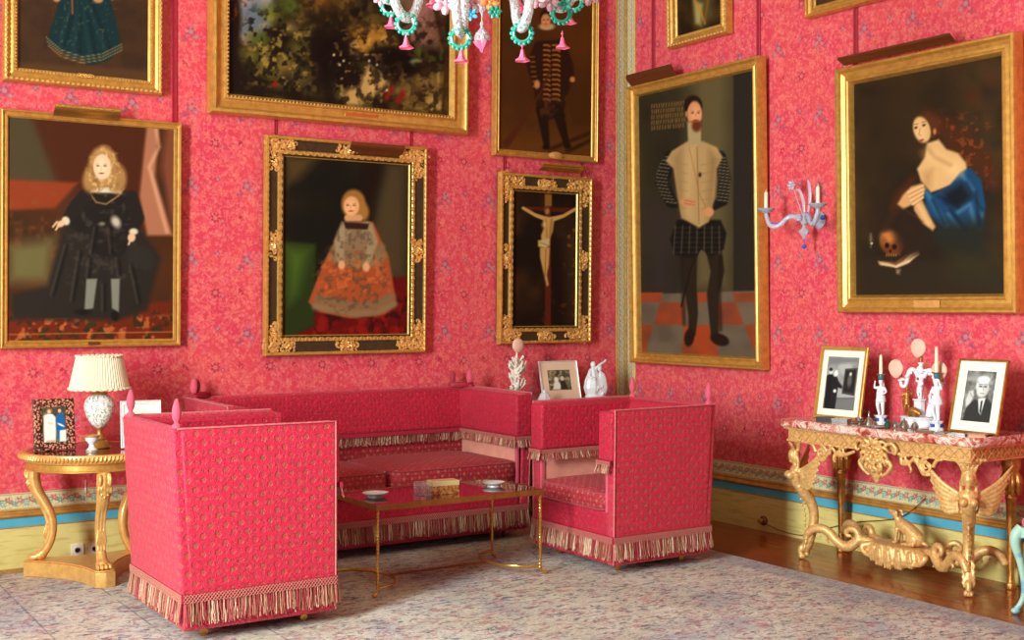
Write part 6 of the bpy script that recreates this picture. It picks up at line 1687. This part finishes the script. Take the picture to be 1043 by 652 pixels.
# ------------------------------------------------------------------ glass wall sconce
gw = Nt('milky_blown_glass', .12, 0, .6); gw.set('Base Color', srgb(220, 226, 236)); gw.set('Transmission Weight', .55); gw.set('IOR', 1.35)
gbl = plain('cobalt_glass', srgb(40, 96, 190), .1, 0, 0, 20)
sx_, sy_ = 0, -2.115
sn = thing('wall_sconce', 'white and blue blown-glass sconce with two candles, beside the woman in blue', 'wall lamp', (-.004, sy_, 2.19), -PI/2)
b = MB(); b.lathe([(.001, 0), (.055, 0), (.060, .01), (.04, .03), (.02, .04), (.001, .042)], seg=24, M=Matrix.Rotation(PI/2, 4, 'X')); b.build('wall_plate', gw.m, sn, smooth=True)
b = MB(); b.tube([(0, -.03, 0), (0, -.07, -.015), (0, -.11, 0), (0, -.14, .0)], [.014, .014, .013, .018], 10, sub=4); b.lathe([(.001, -.045), (.020, -.035), (.030, -.01), (.034, .01), (.024, .03), (.012, .045), (.001, .05)], c=(0, -.15, 0), seg=20, flute=.08, fn=8)
b.lathe([(.001, -.135), (.008, -.128), (.012, -.118), (.032, -.09), (.034, -.08), (.014, -.06), (.010, -.045), (.012, -.03)], c=(0, -.15, 0), seg=20, flute=.1, fn=6)
b.build('stem', gw.m, sn, smooth=True)
b = MB(); b.tube([(0, -.15, -.135), (0, -.15, -.17)], .003, 6); b.ell((0, -.15, -.185), .016, 12); b.build('blue_drop', gbl, sn, smooth=True)
b = MB(); b.tube([(.02, -.02, 0), (.05, -.03, .012)], .006, 8); b.ell((.058, -.032, .014), .016, 10); b.build('blue_bead', gbl, sn, smooth=True)
for s_ in (-1, 1):
    b = MB(); b.tube([(s_*.02, -.15, .0), (s_*.08, -.20, .02), (s_*.15, -.24, -.04), (s_*.20, -.265, -.035), (s_*.228, -.27, .02), (s_*.235, -.27, .055)], [.018, .018, .017, .017, .015, .014], 10, sub=5); arm = b.build('glass_arm', gw.m, sn, smooth=True)
    b = MB(); b.tube([(s_*.03, -.155, .018), (s_*.08, -.202, .036), (s_*.145, -.24, -.02), (s_*.20, -.266, -.018)], .004, 6, sub=5); b.build('blue_thread', gbl, arm, smooth=True)
    b = MB(); b.lathe([(.008, .045), (.018, .05), (.030, .058), (.056, .074), (.062, .082), (.054, .080), (.024, .066), (.001, .064)], c=(s_*.235, -.27, 0), seg=24, flute=.06, fn=12); b.build('drip_cup', gw.m, arm, smooth=True)
    b = MB(); b.lathe([(.014, .064), (.013, .19), (.006, .198), (.001, .20)], c=(s_*.235, -.27, 0), seg=14); b.tube([(s_*.235, -.27, .20), (s_*.235, -.27, .215)], [.003, .001], 5); b.build('candle', MT['wax'], arm, smooth=True)
def gflower(b, c, r, n=6, M=None, thick=.3):
    M = Matrix.Translation(c) @ (M or Matrix())
    for k in range(n):
        a = 2*PI*k/n; b.ell((r*.62, 0, .0), (r*.42, r*.30, r*thick), 8, M=M @ Matrix.Rotation(a, 4, 'Z') @ Matrix.Rotation(-.35, 4, 'Y'))
    b.ell((0, 0, 0), r*.28, 8, M=M)
b = MB(); gflower(b, (-.10, -.16, .235), .036, 6, Matrix.Rotation(PI/2, 4, 'X')); b.tube([(-.10, -.15, .23), (-.07, -.15, .15), (-.01, -.15, .02)], .003, 6, sub=4); b.build('glass_flower', gw.m, sn, smooth=True)
b = MB(); gflower(b, (.0, -.195, .01), .026, 6, Matrix.Rotation(PI/2, 4, 'X')); b.build('glass_flower', gw.m, sn, smooth=True)
b = MB(); b.tube([(.0, -.15, .03), (-.01, -.15, .12), (-.04, -.15, .19), (-.075, -.15, .205)], [.006, .014, .012, .003], 8, sub=5, flat=.4); b.tube([(.03, -.15, .03), (.05, -.15, .13), (.045, -.15, .22), (.03, -.15, .26)], [.006, .014, .013, .004], 8, sub=5, flat=.4); b.build('glass_leaf', gw.m, sn, smooth=True)

# ------------------------------------------------------------------ blown glass chandelier
D0 = 5.0; cx, cy = pxat(491, D0); ZB = 2.55
ch = thing('chandelier', 'blown-glass chandelier with green rings and hanging pink bell flowers', 'chandelier', (cx, cy, ZB), -CA)
clear = Nt('clear_blown_glass', .06, 0, .7); clear.set('Base Color', srgb(248, 250, 250)); clear.set('Transmission Weight', .72); clear.set('IOR', 1.45)
V = clear.obj(); clear.bump(clear.noise(clear.scl(V, (1, 1, 1)), 70, 2), .9, .02)
pinkg = plain('pink_glass', srgb(236, 96, 130), .12, 0, .1, 60); greeng = plain('green_glass', srgb(36, 140, 116), .12, 0, .15, 60)
paleg = Nt('pale_pink_glass', .1, 0, .6); paleg.set('Base Color', srgb(244, 196, 206)); paleg.set('Transmission Weight', .4)
orang = plain('orange_glass', srgb(238, 120, 60), .12); turq = plain('turquoise_glass', srgb(60, 170, 200), .12)
def loc_of(px, py, d):
    dep = D0+d; return ((px-491)/CF*dep - 0, d, CY0*0+1.6+(CY0-py)/CF*dep-ZB)
def bell(parent, p, s_=1.0, mat=None):
    b = MB(); x, y, z = p
    b.tube([(x, y, z+.062*s_), (x, y, z+.034*s_)], .0022, 5); b.ell((x, y, z+.050*s_), .0055*s_, 8)
    b.lathe([(.001, .038*s_), (.006*s_, .034*s_), (.009*s_, .018*s_), (.014*s_, .004*s_), (.028*s_, -.006*s_), (.026*s_, -.009*s_), (.010*s_, .002*s_), (.001, .006*s_)], c=p, seg=20, flute=.14, fn=5)
    return b.build('bell_flower', mat or pinkg, parent, smooth=True)
for px, py, d, bl, ext in ((397, 6, .12, (397.5, 26), 1.2), (415, 24, -.22, (415, 47), 1.5), (471, 39, -.36, (472, 61), 1.3), (534, 34, -.32, (534, 60), 1.2), (572, 14, -.05, (573, 47), 1.3), (583, 2, .22, (579, 22), 1.15), (440, -12, .34, (441, 6), 1.2), (526, -14, .36, (527, 10), 1.2)):
    x, y, z = loc_of(px, py, d); rr = math.hypot(x, y); ux, uy = x/rr, y/rr
    f = lambda r_, zz_: (ux*r_, uy*r_, zz_)
    b = MB(); hz = z+.30
    w_ = .060
    b.tube([f(.05, hz+.10), f(rr*.45, hz+.09), f(rr-w_*1.5, z+.20), f(rr-w_*.75, z+.06), f(rr, z+.022), f(rr+w_*.8, z+.07), f(rr+w_*1.4, z+.20), f(rr+w_*2.4, z+.32)], [.016, .017, .018, .019, .020, .019, .018, .016], 12, sub=6)
    arm = b.build('glass_arm', clear.m, ch, smooth=True)
    b = MB(); b.lathe([(.01, -.015), (.03, .0), (.06, .014), (.066, .022), (.05, .018), (.012, .01)], c=f(rr+w_*2.4, z+.33), seg=20, flute=.06, fn=10); b.build('drip_cup', clear.m, arm, smooth=True)
    b = MB(); b.tube([f(rr+w_*2.4, z+.34), f(rr+w_*2.4, z+.44)], .012, 10); b.build('candle_tube', MT['wax'], arm, smooth=True)
    # scalloped green ring threaded on the bottom of the arm, seen face on
    b = MB(); ringc = Vector((x, y, z))
    b.tube([ringc+Vector((.032*math.cos(a), 0, .032*math.sin(a))) for a in [2*PI*i/28 for i in range(28)]], .0065, 8, closed=True)
    for i in range(14): a = 2*PI*i/14; b.ell(ringc+Vector((.040*math.cos(a), 0, .040*math.sin(a))), (.0085, .006, .0085), 8)
    b.build('scalloped_ring', greeng, arm, smooth=True)
    q = loc_of(bl[0], bl[1], d); bell(arm, (q[0], q[1], q[2]))
# centre: hub, bubble and its pink cup
b = MB(); x, y, z = loc_of(491, 40, 0)
b.lathe([(.001, -.034), (.018, -.030), (.031, -.012), (.033, .006), (.026, .026), (.012, .040), (.006, .052), (.010, .062), (.004, .074), (.003, .10), (.016, .12), (.020, .14), (.008, .165), (.02, .20), (.05, .25), (.06, .30), (.03, .36), (.02, .45), (.05, .55), (.03, .65), (.014, .7), (.012, 1.7)], c=(x, y, z), seg=28)
b.build('glass_stem', clear.m, ch, smooth=True)
b = MB(); b.lathe([(.001, -.056), (.006, -.05), (.010, -.040), (.024, -.026), (.034, -.010), (.031, -.010), (.02, -.024), (.001, -.034)], c=(x, y, z), seg=24, flute=.12, fn=6); b.build('pink_cup', pinkg, ch, smooth=True)
b = MB(); b.lathe([(.05, 0), (.06, .02), (.03, .05), (.02, .06)], c=(0, 0, RH-ZB-.07), seg=24); b.build('ceiling_rose', MT['gold'], ch, smooth=True)
R_ = random.Random(12)
for px, py, d, s_, m, nm in ((455, 4, -.2, .055, paleg.m, 'pale_flower'), (468, -8, -.15, .06, paleg.m, 'pale_flower'), (545, -4, -.2, .055, paleg.m, 'pale_flower'), (560, 0, -.1, .05, paleg.m, 'pale_flower'), (482, 2, -.1, .05, paleg.m, 'pale_flower'), (600, -4, .05, .05, paleg.m, 'pale_flower'),
                             (500, 3, -.12, .042, orang, 'orange_flower'), (481, 15, -.15, .028, turq, 'turquoise_flower'), (505, 12, -.14, .030, greeng, 'green_leaf'), (576, 4, -.12, .032, greeng, 'green_leaf'), (395, -2, .0, .03, greeng, 'green_leaf'), (388, 0, .05, .034, paleg.m, 'pale_flower')):
    b = MB(); gflower(b, loc_of(px, py, d), s_, R_.choice((5, 6)), Matrix.Rotation(PI/2+R_.uniform(-.4, .4), 4, 'X') @ Matrix.Rotation(R_.uniform(0, 1), 4, 'Z'), .25); b.build('glass_'+nm.split('_')[1] if False else nm, m, ch, smooth=True)
bell(ch, loc_of(529, 5, -.2)); bell(ch, loc_of(441, 4, -.1)); 
# ------------------------------------------------------------------ camera
cd = bpy.data.cameras.new('camera'); cam = bpy.data.objects.new('camera', cd); col.objects.link(cam)
cam.location = CC; cam.rotation_euler = (PI/2, 0, -CA)
cd.sensor_width = 36; cd.lens = 36*CF/1043; cd.shift_y = -(326-CY0)/1043; cd.clip_start = .05
S.camera = cam
# ------------------------------------------------------------------ light: key through the left wall, weak fill added in the front wall
def area(name, loc, rot, sx, sy, e, c):
    l = bpy.data.lights.new(name, 'AREA'); l.shape = 'RECTANGLE'; l.size = sx; l.size_y = sy; l.energy = e; l.color = c
    o = bpy.data.objects.new(name, l); col.objects.link(o); o.location = loc; o.rotation_euler = rot; return o
DAY = (.84, .97, 1.0)
area('daylight_or_fill', (RX0-.12, (WINS[0][0]+WINS[0][1])/2, (WZ0+WZ1)/2), (PI/2, 0, -PI/2), 1.15, 3.0, 1800, DAY)
area('daylight_or_fill', (RX0-.12, (WINS[1][0]+WINS[1][1])/2, (WZ0+WZ1)/2), (PI/2, 0, -PI/2), 1.2, 3.0, 30, DAY)
for w_, e in zip(FILL_WINS, (14, 30, 14)):  # added fill for the faces turned towards the camera
    area('daylight_or_fill', ((w_[0]+w_[1])/2, RY0-.12, (WZ0+WZ1)/2), (PI/2, 0, 0), w_[1]-w_[0]-.1, 3.0, e, DAY)
for k in range(6):
    l = bpy.data.lights.new('chandelier_bulb', 'POINT'); l.energy = 4; l.color = (1, .9, .78); l.shadow_soft_size = .05
    o = bpy.data.objects.new('chandelier_bulb', l); col.objects.link(o)
    o.location = (-3.66+.5*math.cos(k*PI/3), -3.68+.5*math.sin(k*PI/3), 3.55)
W = bpy.data.worlds.new('sky'); S.world = W; W.use_nodes = True
bgn = W.node_tree.nodes['Background']; bgn.inputs[0].default_value = (.8, .9, 1, 1); bgn.inputs[1].default_value = 1.0
S.view_settings.view_transform = 'Standard'; S.view_settings.look = 'None'; S.view_settings.gamma = 1
S.view_settings.use_curve_mapping = False
S.view_settings.exposure = -0.97

GROUPS = {'framed_painting': 'framed paintings hung on the red walls', 'hanging_ribbon': 'crimson ribbons the pictures hang from', 'knole_armchair': 'pink damask armchairs by the coffee table',
          'ashtray': 'silver ashtrays on the coffee table', 'candlestick': 'porcelain figure candlesticks on the console', 'power_outlet': 'square outlets on the baseboard',
          'trinket_pot': 'little lidded pots on the console', 'flat_case': 'flat cases on the console', 'trinket_box': 'oblong boxes on the console', 'small_tray': 'small silver trays on the console',
          'framed_photograph': 'framed photographs standing on the tables'}
for o in list(S.objects):
    k = o.name.split('.')[0]
    if o.parent is None and k in GROUPS and 'label' in o: o['group'] = GROUPS[k]
